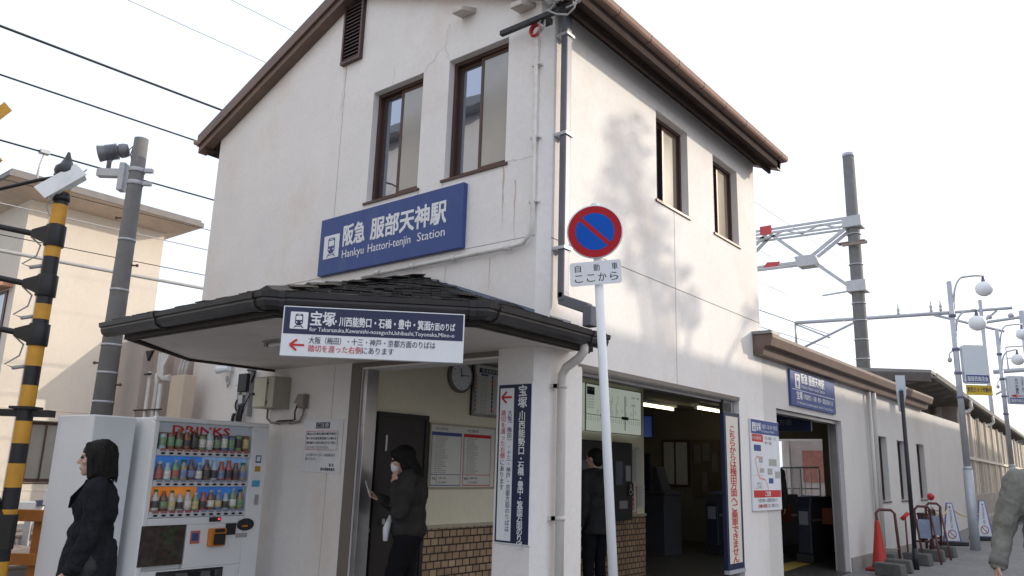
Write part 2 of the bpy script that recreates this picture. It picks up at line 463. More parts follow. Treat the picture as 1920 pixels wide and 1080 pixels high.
# rust runs below sills and conduit brackets: thin irregular stains with their own outline
def run(x, z0, L, w):
    n = 7; left, right = [], []
    for i in range(n + 1):
        t = i / n; ww = w * (.5 + .6 * random.random()) * (1 - t * .75); c = x + random.uniform(-.006, .006)
        left.append((c - ww, -.0016, z0 - L * t)); right.append((c + ww, -.0016, z0 - L * t))
    m.add(left + right, [(i, i + 1, n + 2 + i, n + 1 + i) for i in range(n)])
for x, z, L, w in ((-1.46, 3.93, .4, .006), (-.43, 3.95, .5, .008), (-1.05, 3.17, .25, .007), (-1.35, 3.17, .2, .006), (-.55, 3.17, .28, .008), (-2.0, 3.17, .12, .01), (-.3, 3.8, .5, .009), (-2.66, 5.57, .5, .007)):
    run(x, z, L, w)
m.build('rust_stain', mat('rust_stain', (.60, .48, .38), .9, var=.15, scale=30), st)
# roof
rf = MB()
def zu(x): return 5.36 + .406 * (2.525 - abs(x + 2.525))
y0, y1, ov = -.15, 4.58, .31
xl, xr, xm = -5.05 - ov, ov, -2.525
for (xa, xb) in ((xl, xm), (xm, xr)):
    rf.prism([(xa, y0 + .03, zu(xa) + .13), (xb, y0 + .03, zu(xb) + .13), (xb, y0 + .03, zu(xb) + .2), (xa, y0 + .03, zu(xa) + .2)], (0, y1 - y0 - .06, 0))
rf.box(xm - .07, xm + .07, y0 + .03, y1 - .03, zu(xm) + .18, zu(xm) + .25)
roof = rf.build('roof', M_roof, st)
b = MB()
for (ya, yb, dz0, dz1) in ((y0, y0 + .03, .06, .21), (y0 + .03, -.002, -.02, .125), (y1 - .03, y1, .06, .21), (4.422, y1 - .03, -.02, .125)):
    for (xa, xb) in ((xl, xm), (xm, xr)):
        b.prism([(xa, ya, zu(xa) + dz0), (xb, ya, zu(xb) + dz0), (xb, ya, zu(xb) + dz1), (xa, ya, zu(xa) + dz1)], (0, yb - ya, 0))
b.build('bargeboard', M_brown2, roof, bev=.006)
b = MB()
for sx in (1, -1):
    xe = xr if sx > 0 else xl
    fx = 0 if sx > 0 else -5.05
    b.prism([(fx, y0 + .05, zu(fx) - .0), (xe, y0 + .05, zu(xe) - .0), (xe, y0 + .05, zu(xe) + .12), (fx, y0 + .05, zu(fx) + .12)], (0, y1 - y0 - .1, 0))
    b.box(xe - sx * .12, xe - sx * .15, y0 + .06, y1 - .06, zu(xe) - .025, zu(xe) + .03)
b.build('eave_soffit', mat('soffit_brown', (.055, .04, .035), .85, var=.2, scale=12, spec=.05), roof)
b = MB()
gpr = [(0, .018), (.066, .018), (.080, .034), (.084, .082), (.073, .082), (.068, .042), (.06, .028), (0, .028)]
M_gut2 = mat('gutter_brown', (.31, .205, .165), .75, var=.12, scale=4, spec=.08)
zg = zu(xr) + .085
b.prism([(xr + .003 + a, y0, zg + c) for a, c in gpr], (0, y1 - y0, 0))
b.prism([(xl - .003 - a, y0, zg + c) for a, c in gpr], (0, y1 - y0, 0))
b2 = MB()
for k in range(9):
    yy = y0 + .12 + k * .55
    b2.tube([(xr + .086, yy, zg + .078), (xr + .083, yy, zg + .034), (xr + .067, yy, zg + .016), (xr + .02, yy, zg + .016)], .005, 5)
b.build('gutter', M_gut2, roof); b2.build('gutter_strap', mat('strap_brown', (.16, .10, .085), .5), roof)
# louvre
m = MB(); F = Frame((-2.72, -.0, 5.60), X, Z)
m.obox(F, 0, .31, 0, .03, 0, .05); m.obox(F, 0, .025, .03, .81, 0, .045); m.obox(F, .285, .31, .03, .69, 0, .045)
m.prism([F.pt(.0, .79, 0), F.pt(.31, .665, 0), F.pt(.31, .70, 0), F.pt(0, .83, 0)], (0, -.045, 0))
lv = m.build('louvre', M_frame, st)
m = MB(); m.prism([F.pt(.025, .03, .004), F.pt(.285, .03, .004), F.pt(.285, .68, .004), F.pt(.025, .80, .004)], (0, -.004, 0), 1)
for k in range(16):
    z = .05 + k * .043
    if z > .66: break
    m.prism([F.pt(.025, z, .035), F.pt(.025, z + .008, .035), F.pt(.025, z + .038, .010), F.pt(.025, z + .03, .010)], (.26, 0, 0))
m.build('slat', [M_frame, M_black], lv)

# windows
def window(F, w, h, dep, split, gl_l, gl_r, parent, sillw=.03):
    f = MB(); t = .035
    for a in ((0, w, 0, t), (0, w, h - t, h), (0, t, t, h - t), (w - t, w, t, h - t)): f.obox(F, a[0], a[1], a[2], a[3], -dep - .06, -dep)
    for a, d in (((t, split + .018, t, h - t), -dep - .045), ((split - .018, w - t, t, h - t), -dep - .018)):
        s = .03
        f.obox(F, a[0], a[1], a[2], a[2] + s + .01, d - .02, d); f.obox(F, a[0], a[1], a[3] - s, a[3], d - .02, d)
        f.obox(F, a[0], a[0] + s, a[2] + s + .01, a[3] - s, d - .02, d); f.obox(F, a[1] - s, a[1], a[2] + s + .01, a[3] - s, d - .02, d)
    wn = f.build('window', M_frame, parent)
    p = MB(); p.obox(F, t + .03, split - .012, t + .04, h - t - .03, -dep - .058, -dep - .052); p.build('pane', gl_l, wn)
    p = MB(); p.obox(F, split + .012, w - t - .03, t + .04, h - t - .03, -dep - .031, -dep - .025); p.build('pane', gl_r, wn)
    p = MB(); p.obox(F, -sillw, w + sillw, -.025, -.002, -dep, .018); p.build('sill', M_frame, wn)
    p = MB(); p.obox(F, 0, w, h + .001, h + .004, -dep, 0); p.build('head_trim', M_brown2, wn)
    return wn
G_dark = glass_mat('window_dark', (.04, .045, .055), .40, .015, (.80, .86, 1))
G_curt = glass_mat('window_curtain', (.34, .315, .285), .10, .12)
G_warm = glass_mat('window_warm', (.26, .21, .155), .03, .2)
window(Frame((-2.18, 0, 3.97), X, Z), .71, 1.17, .07, .34, G_dark, G_curt, st)
window(Frame((-1.13, 0, 3.98), X, Z), .71, 1.17, .07, .34, G_dark, G_curt, st)
window(Frame((0, 1.86, 4.12), Y, Z), .70, .96, .08, .33, glass_mat('window_black', (.018, .018, .022), .05, .02), G_warm, st)
window(Frame((0, 3.20, 4.12), Y, Z), .68, .94, .08, .33, MATS['window_black'], G_warm, st)

# door frames of openings
m = MB()
F = Frame((-2.05, 0, 0), X, Z)
m.box(-2.19, -2.052, -.012, -.0, 0, 2.345); m.box(-2.19, -.42, -.012, -.0, 2.345, 2.39)
m.box(-.004, .008, .56, 3.70, 2.282, 2.30); m.box(.0, .004, .5, 3.72, 2.30, 2.325)
m.build('opening_frame', mat('frame_taupe', (.17, .145, .125), .55, var=.15, scale=3), st, bev=.003)
m = MB(); m.box(-2.045, -1.985, .01, .15, 0, 2.33); m.box(-.19, -.06, 3.64, 3.695, .07, 2.27); m.box(-.16, -.09, .565, .60, 0, 2.27)
m.box(-.17, -.07, .601, 3.639, 2.245, 2.279)
m.build('shutter_guide', M_steel, st, bev=.004)

# lobby inside
m = MB()
m.box(-2.25, -2.05, .2, 5.18, .9, 2.75)
m.box(-2.25, -2.05, 5.18, 5.2, .9, 2.75)
m.build('lobby_wall', M_lobby, st)
M_tile = brick_mat('lobby_tile', (.62, .44, .27), (.46, .30, .18), (.07, .05, .045), .105, .072, msize=.008)
m = MB(); m.box(-2.26, -2.04, .15, 5.21, -.05, .885); m.build('tile_dado', M_tile, st)
m = MB(); m.box(-2.27, -2.028, .15, 5.22, .885, .915); m.build('dado_rail', mat('dado_rail', (.42, .38, .28), .6, var=.1), st)
m = MB(); m.box(-4.85, -.2, .2, 9.3, 2.66, 2.74); m.build('lobby_ceiling', mat('ceiling_grey', (.28, .25, .21), .85, var=.08), st)
m = MB(); F = Frame((-2.05, .2, 0), Y, Z)
m.obox(F, 0, .66, 0, 1.96, -.02, .026); door = m.build('door', mat('door_brown', (.026, .021, .019), .5, var=.15, scale=4), st)
m = MB()
for a in ((0, .04, 0, 1.96), (.62, .66, 0, 1.96), (.04, .62, 1.92, 1.96)): m.obox(F, *a, .027, .042)
m.build('door_frame', M_black, door)
m = MB(); m.obox(F, .10, .125, 1.60, 1.75, .026, .045); m.obox(F, .10, .14, .95, 1.0, .026, .065); m.build('door_handle', M_steel, door, bev=.004)
m = MB()
for k in range(7): m.obox(F, .36, .56, .30 + k * .03, .315 + k * .03, .026, .034)
m.build('door_vent', M_black, door)

# fixtures fixed to the walls
m = MB()
m.tube([(-.08, -.045, 5.02), (-.08, -.045, 3.40), (-.10, -.045, 3.29), (-.17, -.045, 3.225), (-.3, -.045, 3.215), (-2.1, -.045, 3.205)], .019, 10)
for z in (4.75, 4.1, 3.55): m.box(-.125, -.035, -.05, 0, z, z + .018)
for x in (-.35, -.95, -1.45, -1.9): m.cyl((x, -.045, 3.213), (x + .05, -.045, 3.213), .026, n=12)
m.build('conduit', mat('conduit_white', (.62, .60, .57), .5, var=.08, stain=(.35, .24, .17), stain_amt=.6, stain_scale=(9, 9, 9)), st)
m = MB()
for k in range(5):
    r = .045 + .006 * (k % 3)
    m.tube([(-.08 + r * math.cos(t) , -.05 - .008 * k, 5.06 + r * math.sin(t)) for t in [i * math.pi / 9 for i in range(19)]], .006, 6)
m.build('cable_coil', mat('red_conduit', (.5, .045, .045), .5), st)
m = MB()
m.box(.045, .108, .125, .205, 2.78, 5.28)
m.build('downpipe', mat('pipe_blue', (.13, .135, .16), .45, metal=.2, var=.25, scale=2), st, bev=.012)
m = MB()
for z in (5.05, 4.15, 3.18): m.box(.0, .122, .11, .225, z, z + .025); m.cyl((.06, .225, z + .012), (.06, .26, z + .012), .012)
m.build('pipe_clamp', M_galv, st)
m = MB()
m.box(.05, .11, .125, .21, 2.76, 2.84); m.prism([(.05, .13, 2.74), (.05, .13, 2.83), (.33, .13, 2.72), (.33, .13, 2.63)], (0, .075, 0)); m.box(.285, .365, .125, .215, 2.54, 2.70)
m.build('pipe_offset', mat('pipe_blue', ()), st, bev=.01)
m = MB()
m.tube([(.27, .18, 2.42), (.27, .18, 2.36), (.22, .18, 2.31), (.10, .19, 2.25), (.06, .19, 2.19), (.06, .19, 2.1), (.06, .19, 0)], .034, 14)
for z in (2.09, 1.12): m.cyl((.06, .19, z), (.06, .19, z + .03), .041, n=14); m.box(.0, .05, .12, .145, z, z + .03); m.box(.03, .05, .12, .19, z, z + .03)
m.build('drainpipe', M_cream_pipe, st)
m = MB()
m.box(-.42, .34, -.13, -.09, 5.105, 5.145); m.box(-.02, .05, -.09, 0, 5.10, 5.15)
for k in range(8): m.cyl((-.38 + k * .09, -.135, 5.13), (-.38 + k * .09, -.127, 5.13), .006, n=6)
m.build('wire_bracket', M_black, st)
m = MB()
for (x, z) in ((.22, 5.2), (.34, 5.24), (.42, 5.30)):
    for k in range(3): m.lathe([(.012, -.05), (.035, -.045), (.035, -.02), (.02, 0), (.038, .02), (.036, .045), (.01, .05)], (x, -.16 - .05 * k, z - .03 * k), (1, .2, .25), 10)
    m.cyl((x - .1, -.14, z - .07), (x, -.15, z), .008)
m.build('insulator', mat('insulator', (.45, .46, .45), .3, var=.15), st)
m = MB()
m.tube([(-.02, -.09, 5.0), (-.01, -.1, 5.1), (.08, -.12, 5.16), (.2, -.16, 5.06), (.34, -.2, 4.98), (.42, -.22, 5.0), (.45, -.22, 5.1), (.40, -.2, 5.22)], .008, 6)
m.tube([(.3, -.16, 5.08), (.45, -.2, 5.05), (.55, -.25, 5.12), (.5, -.22, 5.3)], .007, 6)
m.tube([(-.03, -.06, 5.03), (.02, -.08, 5.04), (.05, -.1, 5.15)], .008, 6)
m.build('service_cable', M_greycable, st)
m = MB()
for (x, z) in ((-.91, 5.54), (-.22, 5.33)):
    m.prism([(x - .09, -.0, z), (x + .09, -.0, z), (x + .06, -.17, z - .045), (x - .06, -.17, z - .045)], (0, 0, .05))
m.build('vent_hood', mat('vent_cream', (.52, .46, .41), .6, var=.12, scale=8), st, bev=.008)

# canopy over the corner entrance ------------------------------------------------
EAVE = 2.505
cv = MB()
soff = [(-3.43, -.002), (-3.43, -.93), (-2.62, -1.84), (-.72, -1.84), (.17, -.93), (.17, .37), (.002, .37), (.002, .1), (-.07, -.002)]
cv.prism([(x, y, 2.40) for x, y in soff], (0, 0, .03))
canopy = cv.build('canopy', M_soffit, st)
m = MB()
outl = [(-3.47, -.002), (-3.47, -.95), (-2.68, -1.90), (-.70, -1.90), (.22, -.96), (.22, .38)]
for (a, b_) in zip(outl[:-1], outl[1:]):
    A, B = Vector((*a, 0)), Vector((*b_, 0)); d = (B - A).normalized(); n = Vector((-d.y, d.x, 0))
    m.prism([A + Z * 2.385, B + Z * 2.385, B + Z * 2.48, A + Z * 2.48], n * .028)
    m.prism([A + n * .028 + Z * 2.375, B + n * .028 + Z * 2.375, B + n * .028 + Z * 2.398, A + n * .028 + Z * 2.398], n * .02)
m.build('fascia', mat('fascia_dark', (.035, .026, .022), .6, var=.25, scale=7), canopy)
planes = [lambda x, y: EAVE + .29 * (y + 2.0), lambda x, y: EAVE + .35 * (.32 - x), lambda x, y: EAVE + .35 * (x + 3.52),
          lambda x, y: EAVE + .31 * ((x - .32) * -.714 + (y + .96) * .70), lambda x, y: EAVE + .31 * ((x + 3.52) * .76 + (y + .98) * .65)]
def rz(x, y): return min(p(x, y) for p in planes)
m = MB()
# closed roof body under the slates
top = []
N = 34
xs = [-3.5 + 3.8 * i / N for i in range(N + 1)]; yb = [-1.98 + 2.37 * j / 22 for j in range(23)]
idx = {}
def inside(x, y): return rz(x, y) > EAVE - .02 and not (x < -.0 and y > .0)
for i in range(N):
    for j in range(22):
        q = [(xs[i], yb[j]), (xs[i + 1], yb[j]), (xs[i + 1], yb[j + 1]), (xs[i], yb[j + 1])]
        if all(inside(*p) for p in q):
            for p in q:
                if p not in idx: idx[p] = len(m.v); m.v.append(Vector((p[0], p[1], rz(*p) - .012)))
            m.f.append([idx[p] for p in q]); m.m.append(0); m.sm.append(False)
m.build('roof_deck', M_slate, canopy)
m = MB(); random.seed(11)
dirs = [(Vector((1, 0, 0)), Vector((0, 1, .31)), Vector((-3.6, -2.02, EAVE - .006))),
        (Vector((0, 1, 0)), Vector((-1, 0, .35)), Vector((.34, -1.1, EAVE - .006))),
        (Vector((0, -1, 0)), Vector((1, 0, .35)), Vector((-3.54, .2, EAVE - .006))),
        (Vector((.70, .714, 0)), Vector((-.714, .70, .33)), Vector((-.95, -2.25, EAVE - .012))),
        (Vector((.65, -.76, 0)), Vector((.76, .65, .33)), Vector((-3.75, -.7, EAVE - .012)))]
for k, (du, dv, o0) in enumerate(dirs):
    sl = dv.normalized(); n = du.cross(dv).normalized()
    if n.z < 0: n = -n
    for r_ in range(24):
        for c in range(32):
            w_ = .135; cu = (c + .5 * (r_ % 2)) * w_; cvv = r_ * .092
            p = o0 + du * cu + sl * cvv
            ce = p + du * w_ * .5 + sl * .06
            if not (inside(ce.x, ce.y) and (ce.x > -.0 or ce.y < -.02) and ce.y < .38): continue
            if abs(planes[k](ce.x, ce.y) - rz(ce.x, ce.y)) > .012: continue
            L = .15 + random.uniform(-.008, .008); tl = random.uniform(.012, .022); lf = random.uniform(-.004, .006); g_ = .003
            if ce.y + sl.y * .12 > -.01 and ce.x < 0: L = max(.05, min(L, .1))
            a = p + du * g_ + n * (tl + lf) + sl * random.uniform(-.012, .012); b_ = a + du * (w_ - 2 * g_); up = sl * L - n * tl
            m.prism([a, b_, b_ + up, a + up], -n * .008)
m.build('roof_slate', M_slate, canopy)
m = MB()
def hip(a, b_, w_=.075):
    A, B = Vector(a), Vector(b_); d = B - A; n_ = 9; s = d.cross(Z).normalized() * w_
    for i in range(n_):
        p, q = A + d * (i / n_), A + d * ((i + 1.15) / n_)
        lift = Vector((0, 0, .045 + random.uniform(0, .008)))
        m.prism([p - s + Z * .012, p + lift, p + s + Z * .012, p + Z * .0], q - p - Z * .012)
def meet(f1, f2, x=None, y=None):
    lo, hi = (-3.6, .4) if x is None else (-2.2, .4)
    h = lambda t: (f1(t, y) - f2(t, y)) if x is None else (f1(x, t) - f2(x, t))
    for _ in range(50):
        mid = (lo + hi) / 2
        if h(lo) * h(mid) <= 0: hi = mid
        else: lo = mid
    return (lo + hi) / 2
pts = []
for y in (-1.95, -1.4): pts.append(meet(planes[0], planes[3], y=y))
hip((pts[0], -1.95, planes[0](pts[0], -1.95)), (-1.42, -.06, rz(-1.42, -.06)))
xx = .25; yy = -.93
hip((.27, -.93, EAVE + .01), (-.02, -.3, rz(-.02, -.3)))
hip((-2.70, -1.95, EAVE + .01), (-2.45, -1.2, rz(-2.45, -1.2))); hip((-3.44, -.95, EAVE + .01), (-2.9, -.55, rz(-2.9, -.55)))
m.build('hip_cap', M_slate, canopy)
m = MB()
# lead flashing along the wall
fl = [(-3.3, rz(-3.3, -.03)), (-2.6, rz(-2.6, -.03)), (-1.95, rz(-1.95, -.03)), (-1.42, rz(-1.42, -.03)), (-.9, rz(-.9, -.03)), (-.45, rz(-.45, -.03)), (-.07, rz(-.07, -.03))]
for (xa, za), (xb, zb) in zip(fl[:-1], fl[1:]):
    m.prism([(xa, -.004, za - .01), (xb, -.004, zb - .01), (xb, -.004, zb + .045), (xa, -.004, za + .045)], (0, -.012, 0))
    m.prism([(xa, -.016, za + .012), (xb, -.016, zb + .012), (xb, -.11, zb - .008), (xa, -.11, za - .008)], (0, 0, .012))
m.prism([(.004, .1, rz(.03, .1) - .01), (.004, .37, rz(.03, .3) - .01), (.004, .37, rz(.03, .3) + .04), (.004, .1, rz(.03, .1) + .04)], (.012, 0, 0))
m.build('flashing', mat('lead_flashing', (.16, .19, .24), .45, metal=.4, var=.2), canopy)
m = MB()
gp = [(0, 0), (.05, -.006), (.085, .012), (.098, .045), (.098, .06), (.112, .066), (.118, .10), (.104, .10), (.095, .07), (.07, .03), (0, .015)]
path = [(-3.05, -1.46), (-2.74, -1.915), (-.685, -1.915), (.24, -.975), (.24, .42)]
nrm = []
for i in range(len(path)):
    ds = []
    if i > 0: d = Vector((path[i][0] - path[i - 1][0], path[i][1] - path[i - 1][1], 0)).normalized(); ds.append(Vector((d.y, -d.x, 0)))
    if i < len(path) - 1: d = Vector((path[i + 1][0] - path[i][0], path[i + 1][1] - path[i][1], 0)).normalized(); ds.append(Vector((d.y, -d.x, 0)))
    n = ds[0] if len(ds) == 1 else (ds[0] + ds[1]) / (1 + ds[0].dot(ds[1]))
    nrm.append(n)
path = path[1:]; nrm = nrm[1:]
path[0] = (-2.86, -1.915); nrm[0] = Vector((0, -1, 0))
K = len(gp); n0 = 0
for i, p in enumerate(path):
    for a, c in gp: m.v.append(Vector((p[0], p[1], 2.415 + c * .95)) + nrm[i] * a)
for i in range(len(path) - 1):
    for q in range(K):
        e = (q + 1) % K; m.f.append([i * K + q, (i + 1) * K + q, (i + 1) * K + e, i * K + e]); m.m.append(0); m.sm.append(False)
m.f.append(list(range(K))); m.m.append(0); m.sm.append(False)
m.f.append([(len(path) - 1) * K + q for q in range(K - 1, -1, -1)]); m.m.append(0); m.sm.append(False)
for (x, y, n) in ((-.75, -1.915, (0, -1)), (-.63, -1.86, (.7, -.7)), (.2, -1.02, (.7, -.7)), (.24, -.9, (1, 0)), (-2.0, -1.915, (0, -1)), (.24, .2, (1, 0))):
    d = Vector((-n[1], n[0], 0)) * .02; nn = Vector((*n, 0))
    m.prism([Vector((x, y, 2.410)) + nn * a + Z * c * .95 - d + nn * .003 * (1 if a > .02 else 0) for a, c in ((0, -.004), (.055, -.010), (.092, .01), (.103, .045), (.103, .06), (.117, .066), (.123, .108), (0, .108))], d * 2)
m.build('gutter', M_gutter, canopy)
m = MB(); F = Frame((-1.3, -1.0, 2.40), (1, .0, 0), (0, 1, 0), (0, 0, -1))
m.cyl((-1.75, -1.2, 2.365), (-1.15, -1.2, 2.365), .016, n=10, mi=1); m.box(-1.8, -1.1, -1.235, -1.165, 2.385, 2.399); m.box(-1.8, -1.76, -1.22, -1.18, 2.35, 2.386); m.box(-1.14, -1.10, -1.22, -1.18, 2.35, 2.386)
m.build('canopy_lamp', [M_steel, M_white], canopy)

# ================================================================ ANNEX along the street
an = thing('station_annex', 'low off-white station wing with brown cornice and narrow windows along the street', 'building', (0, 4.42, 0))
def A_(mb): # world coordinates to the annex's own
    for v in mb.v: v.y -= 4.42
    return mb
m = MB()
m1 = MB()
wall(m, 'x', -.2, 0, 4.42, 17.0, 0, 2.82, [(4.83, 7.45, -1, 2.29), (9.42, 9.98, 1.11, 2.17), (10.70, 11.30, 1.11, 2.15), (12.2, 12.85, 1.11, 2.15)])
m.box(-.2, -.0, 4.42, 12.9, 2.82, 2.86)
m.box(-.8, -.2, 16.8, 17, 0, 2.82)
A_(m).build('wall', M_wall2, an)
m = MB()
m.box(0, .025, 7.5, 17.0, -.05, .36); m.box(0, .025, 3.72, 3.73, 0, .1)
A_(m).build('plinth', mat('plinth', (.30, .28, .26), .85, var=.15, bump=.3, stain=(.16, .15, .14), stain_amt=.6, stain_scale=(3, 3, 1)), an)
m = MB()
cpf = [(0, 2.86), (.11, 2.86), (.13, 2.93), (.13, 2.955), (.21, 2.965), (.24, 3.06), (.24, 3.10), (-.15, 3.10), (-.15, 2.86)]
m.prism([(x + .002, 4.17, z) for x, z in cpf], (0, 8.75, 0))
A_(m).build('cornice', mat('cornice_brown', (.15, .10, .08), .55, var=.2, scale=4, stain=(.30, .25, .2), stain_amt=.4, stain_scale=(4, .5, 4)), an, bev=.004)
m = MB(); m.box(-5.0, -.15, 4.44, 12.9, 2.9, 2.98); m.box(-.1, .24, 4.15, 4.42, 3.102, 3.14); A_(m).build('roof', M_roof, an)
m = MB()
m.tube([(.07, 9.05, 2.85), (.07, 9.05, 2.7), (.055, 9.05, 2.6), (.055, 9.05, .1)], .045, 12); m.tube([(.06, 8.83, 2.85), (.06, 8.83, .1)], .03, 10)
for z in (2.1, 1.2): m.box(0, .07, 8.98, 9.0, z, z + .02)
A_(m).build('drainpipe', M_cream_pipe, an)
for (a, b_, z0, z1) in ((9.42, 9.98, 1.11, 2.17), (10.70, 11.30, 1.11, 2.15), (12.2, 12.85, 1.11, 2.15)):
    window(Frame((0, a - 4.42, z0), Y, Z), b_ - a, z1 - z0, .09, (b_ - a) * .5, MATS['window_black'], glass_mat('window_grey', (.14, .14, .145), .10, .05), an, .0)
m = MB(); m.box(-.16, -.06, 7.40, 7.45, .15, 2.27); m.box(-.16, -.06, 4.83, 4.87, .1, 2.27); m.box(-.17, -.05, 4.87, 7.40, 2.24, 2.288)
A_(m).build('shutter_guide', M_steel, an, bev=.004)
# hall behind
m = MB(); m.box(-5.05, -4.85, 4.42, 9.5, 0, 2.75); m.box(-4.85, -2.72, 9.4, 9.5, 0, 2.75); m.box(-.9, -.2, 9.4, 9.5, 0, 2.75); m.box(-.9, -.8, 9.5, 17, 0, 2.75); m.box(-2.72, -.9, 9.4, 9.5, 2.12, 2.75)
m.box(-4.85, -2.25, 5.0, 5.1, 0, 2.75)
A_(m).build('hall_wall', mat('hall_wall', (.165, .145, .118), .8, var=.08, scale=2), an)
m = MB()
for x0 in (-4.0, -3.45): pass
F = Frame((-4.0, 9.4 - 4.42, 1.2), X, Z)
m.obox(F, 0, .6, 0, .9, 0, .03); hw = m.build('window', M_frame, an)
m = MB(); m.obox(F, .05, .27, .05, .85, .03, .034); m.obox(F, .31, .55, .05, .85, .03, .034); m.build('pane', mat('frosted_pane', (.42, .42, .41), .4, var=.05), hw)
# ================================================================ SIGNS
def rrect(mb, F, u0, u1, v0, v1, r, lift, mi=0, n=5):
    pts = []
    for cx, cy, a0 in ((u1 - r, v0 + r, -90), (u1 - r, v1 - r, 0), (u0 + r, v1 - r, 90), (u0 + r, v0 + r, 180)):
        for k in range(n + 1):
            a = R(a0 + 90 * k / n); pts.append(F.pt(cx + r * math.cos(a), cy + r * math.sin(a), lift))
    mb.add(pts, [list(range(len(pts)))], mi)
def rect(mb, F, u0, u1, v0, v1, lift, mi=0):
    mb.add([F.pt(u0, v0, lift), F.pt(u1, v0, lift), F.pt(u1, v1, lift), F.pt(u0, v1, lift)], [(0, 1, 2, 3)], mi)
def poly(mb, F, pts, lift, mi=0):
    mb.add([F.pt(a, b, lift) for a, b in pts], [list(range(len(pts)))], mi)
def line(mb, F, p, q, t, lift, mi=0):
    dx, dy = q[0] - p[0], q[1] - p[1]; L = math.hypot(dx, dy); nx, ny = -dy / L * t / 2, dx / L * t / 2
    poly(mb, F, [(p[0] - nx, p[1] - ny), (q[0] - nx, q[1] - ny), (q[0] + nx, q[1] + ny), (p[0] + nx, p[1] + ny)], lift, mi)
def disc(mb, F, u, v, r, lift, mi=0, n=40):
    poly(mb, F, [(u + r * math.cos(2 * math.pi * k / n), v + r * math.sin(2 * math.pi * k / n)) for k in range(n)], lift, mi)
def train_icon(parent, F, u, v, s, fg, bgm, base=.004):
    mb = MB()
    rrect(mb, F, u, u + s, v, v + s, s * .05, base, 0)
    q = lambda a, b: (u + s * a, v + s * b)
    a, b = q(.28, .27), q(.72, .88)
    rrect(mb, F, a[0], b[0], a[1], b[1], s * .10, base + .001, 1)
    poly(mb, F, [q(.34, .28), q(.66, .28), q(.60, .20), q(.40, .20)], base + .001, 1)
    a, b = q(.33, .52), q(.67, .76); rrect(mb, F, a[0], b[0], a[1], b[1], s * .03, base + .002, 0)
    a, b = q(.40, .80), q(.60, .84); rrect(mb, F, a[0], b[0], a[1], b[1], s * .015, base + .002, 0)
    for c in (.37, .63): disc(mb, F, *q(c, .39), s * .04, base + .002, 0, 16)
    line(mb, F, q(.37, .20), q(.24, .06), s * .05, base + .001, 1); line(mb, F, q(.63, .20), q(.76, .06), s * .05, base + .001, 1)
    line(mb, F, q(.33, .14), q(.67, .14), s * .03, base + .0015, 1)
    return mb.build('pictogram', [bgm, fg], parent)
def arrow_left(mb, F, u, v, w, h, t, lift, mi):
    line(mb, F, (u + t * .5, v), (u + w, v), t, lift, mi)
    line(mb, F, (u, v), (u + w * .48, v + h / 2), t, lift + .0006, mi); line(mb, F, (u, v), (u + w * .48, v - h / 2), t, lift + .0008, mi)
def board(name, label, cat, o, u, v, w, h, d, m_, bev=.003, group=None, r=0):
    F0 = Frame(o, u, v)
    t = thing(name, label, cat, F0.o, 0, group)
    F = Frame((0, 0, 0), u, v)
    mb = MB(); mb.obox(F, 0, w, 0, h, 0, d)
    mb.build('panel', m_, t, bev=bev)
    return t, Frame(F.w * d, u, v)

# big blue station name sign on the gable
t, F = board('station_sign', 'large blue station name sign with white lettering on the gable below the windows', 'sign', (-2.785, -.003, 3.295), X, Z, 1.955, .585, .05, M_blue)
train_icon(t, F, .075, .16, .24, M_blue, M_signw)
m = MB()
m.text('阪急', F, .37, .275, .165, w=.315, bold=.022); m.text('服部天神駅', F, .775, .275, .165, w=.985, bold=.022)
m.text('Hankyu', F, .37, .135, .085, w=.32, bold=.006); m.text('Hattori-tenjin', F, .75, .135, .085, w=.58, bold=.006); m.text('Station', F, 1.415, .135, .085, w=.34, bold=.006)
m.build('lettering', M_signw, t)

# long sign hung from the canopy corner
uu = Vector((.707, .707, 0))
t, F = board('direction_sign', 'long navy and white platform direction sign hung under the canopy edge', 'sign', (-.514, -1.934, 2.105), uu, Z, 1.098, .305, .045, M_signw)
m = MB(); rect(m, F, .008, 1.09, .135, .299, .0015); m.build('navy_band', M_navy, t)
train_icon(t, F, .045, .165, .105, M_navy, M_signw)
m = MB()
m.text('宝塚', F, .165, .198, .068, w=.145, bold=.018); m.text('・川西能勢口・石橋・豊中・箕面', F, .312, .198, .046, w=.575, bold=.016); m.text('方面のりば', F, .885, .198, .038, w=.155, bold=.012)
m.text('for Takarazuka,Kawanishi-noseguchi,Ishibashi,Toyonaka,Mino-o', F, .163, .155, .026, w=.875, bold=.006)
m.text('大阪（梅田）・十三・神戸・京都方面のりばは', F, .165, .083, .034, w=.76, bold=.006, mi=1)
m.text('踏切を渡った右側', F, .165, .033, .034, w=.315, bold=.006, mi=2); m.text('にあります', F, .485, .033, .034, w=.19, bold=.006, mi=1)
m.build('lettering', [M_signw, M_ink, M_red], t)
m = MB(); arrow_left(m, F, .055, .068, .085, .066, .013, .003, 0); m.build('arrow', M_red, t)
m = MB()
for a in (.2, .9): m.obox(F, a, a + .03, .24, .27, -.14, -.046)
m.build('hanger', M_galv, t)
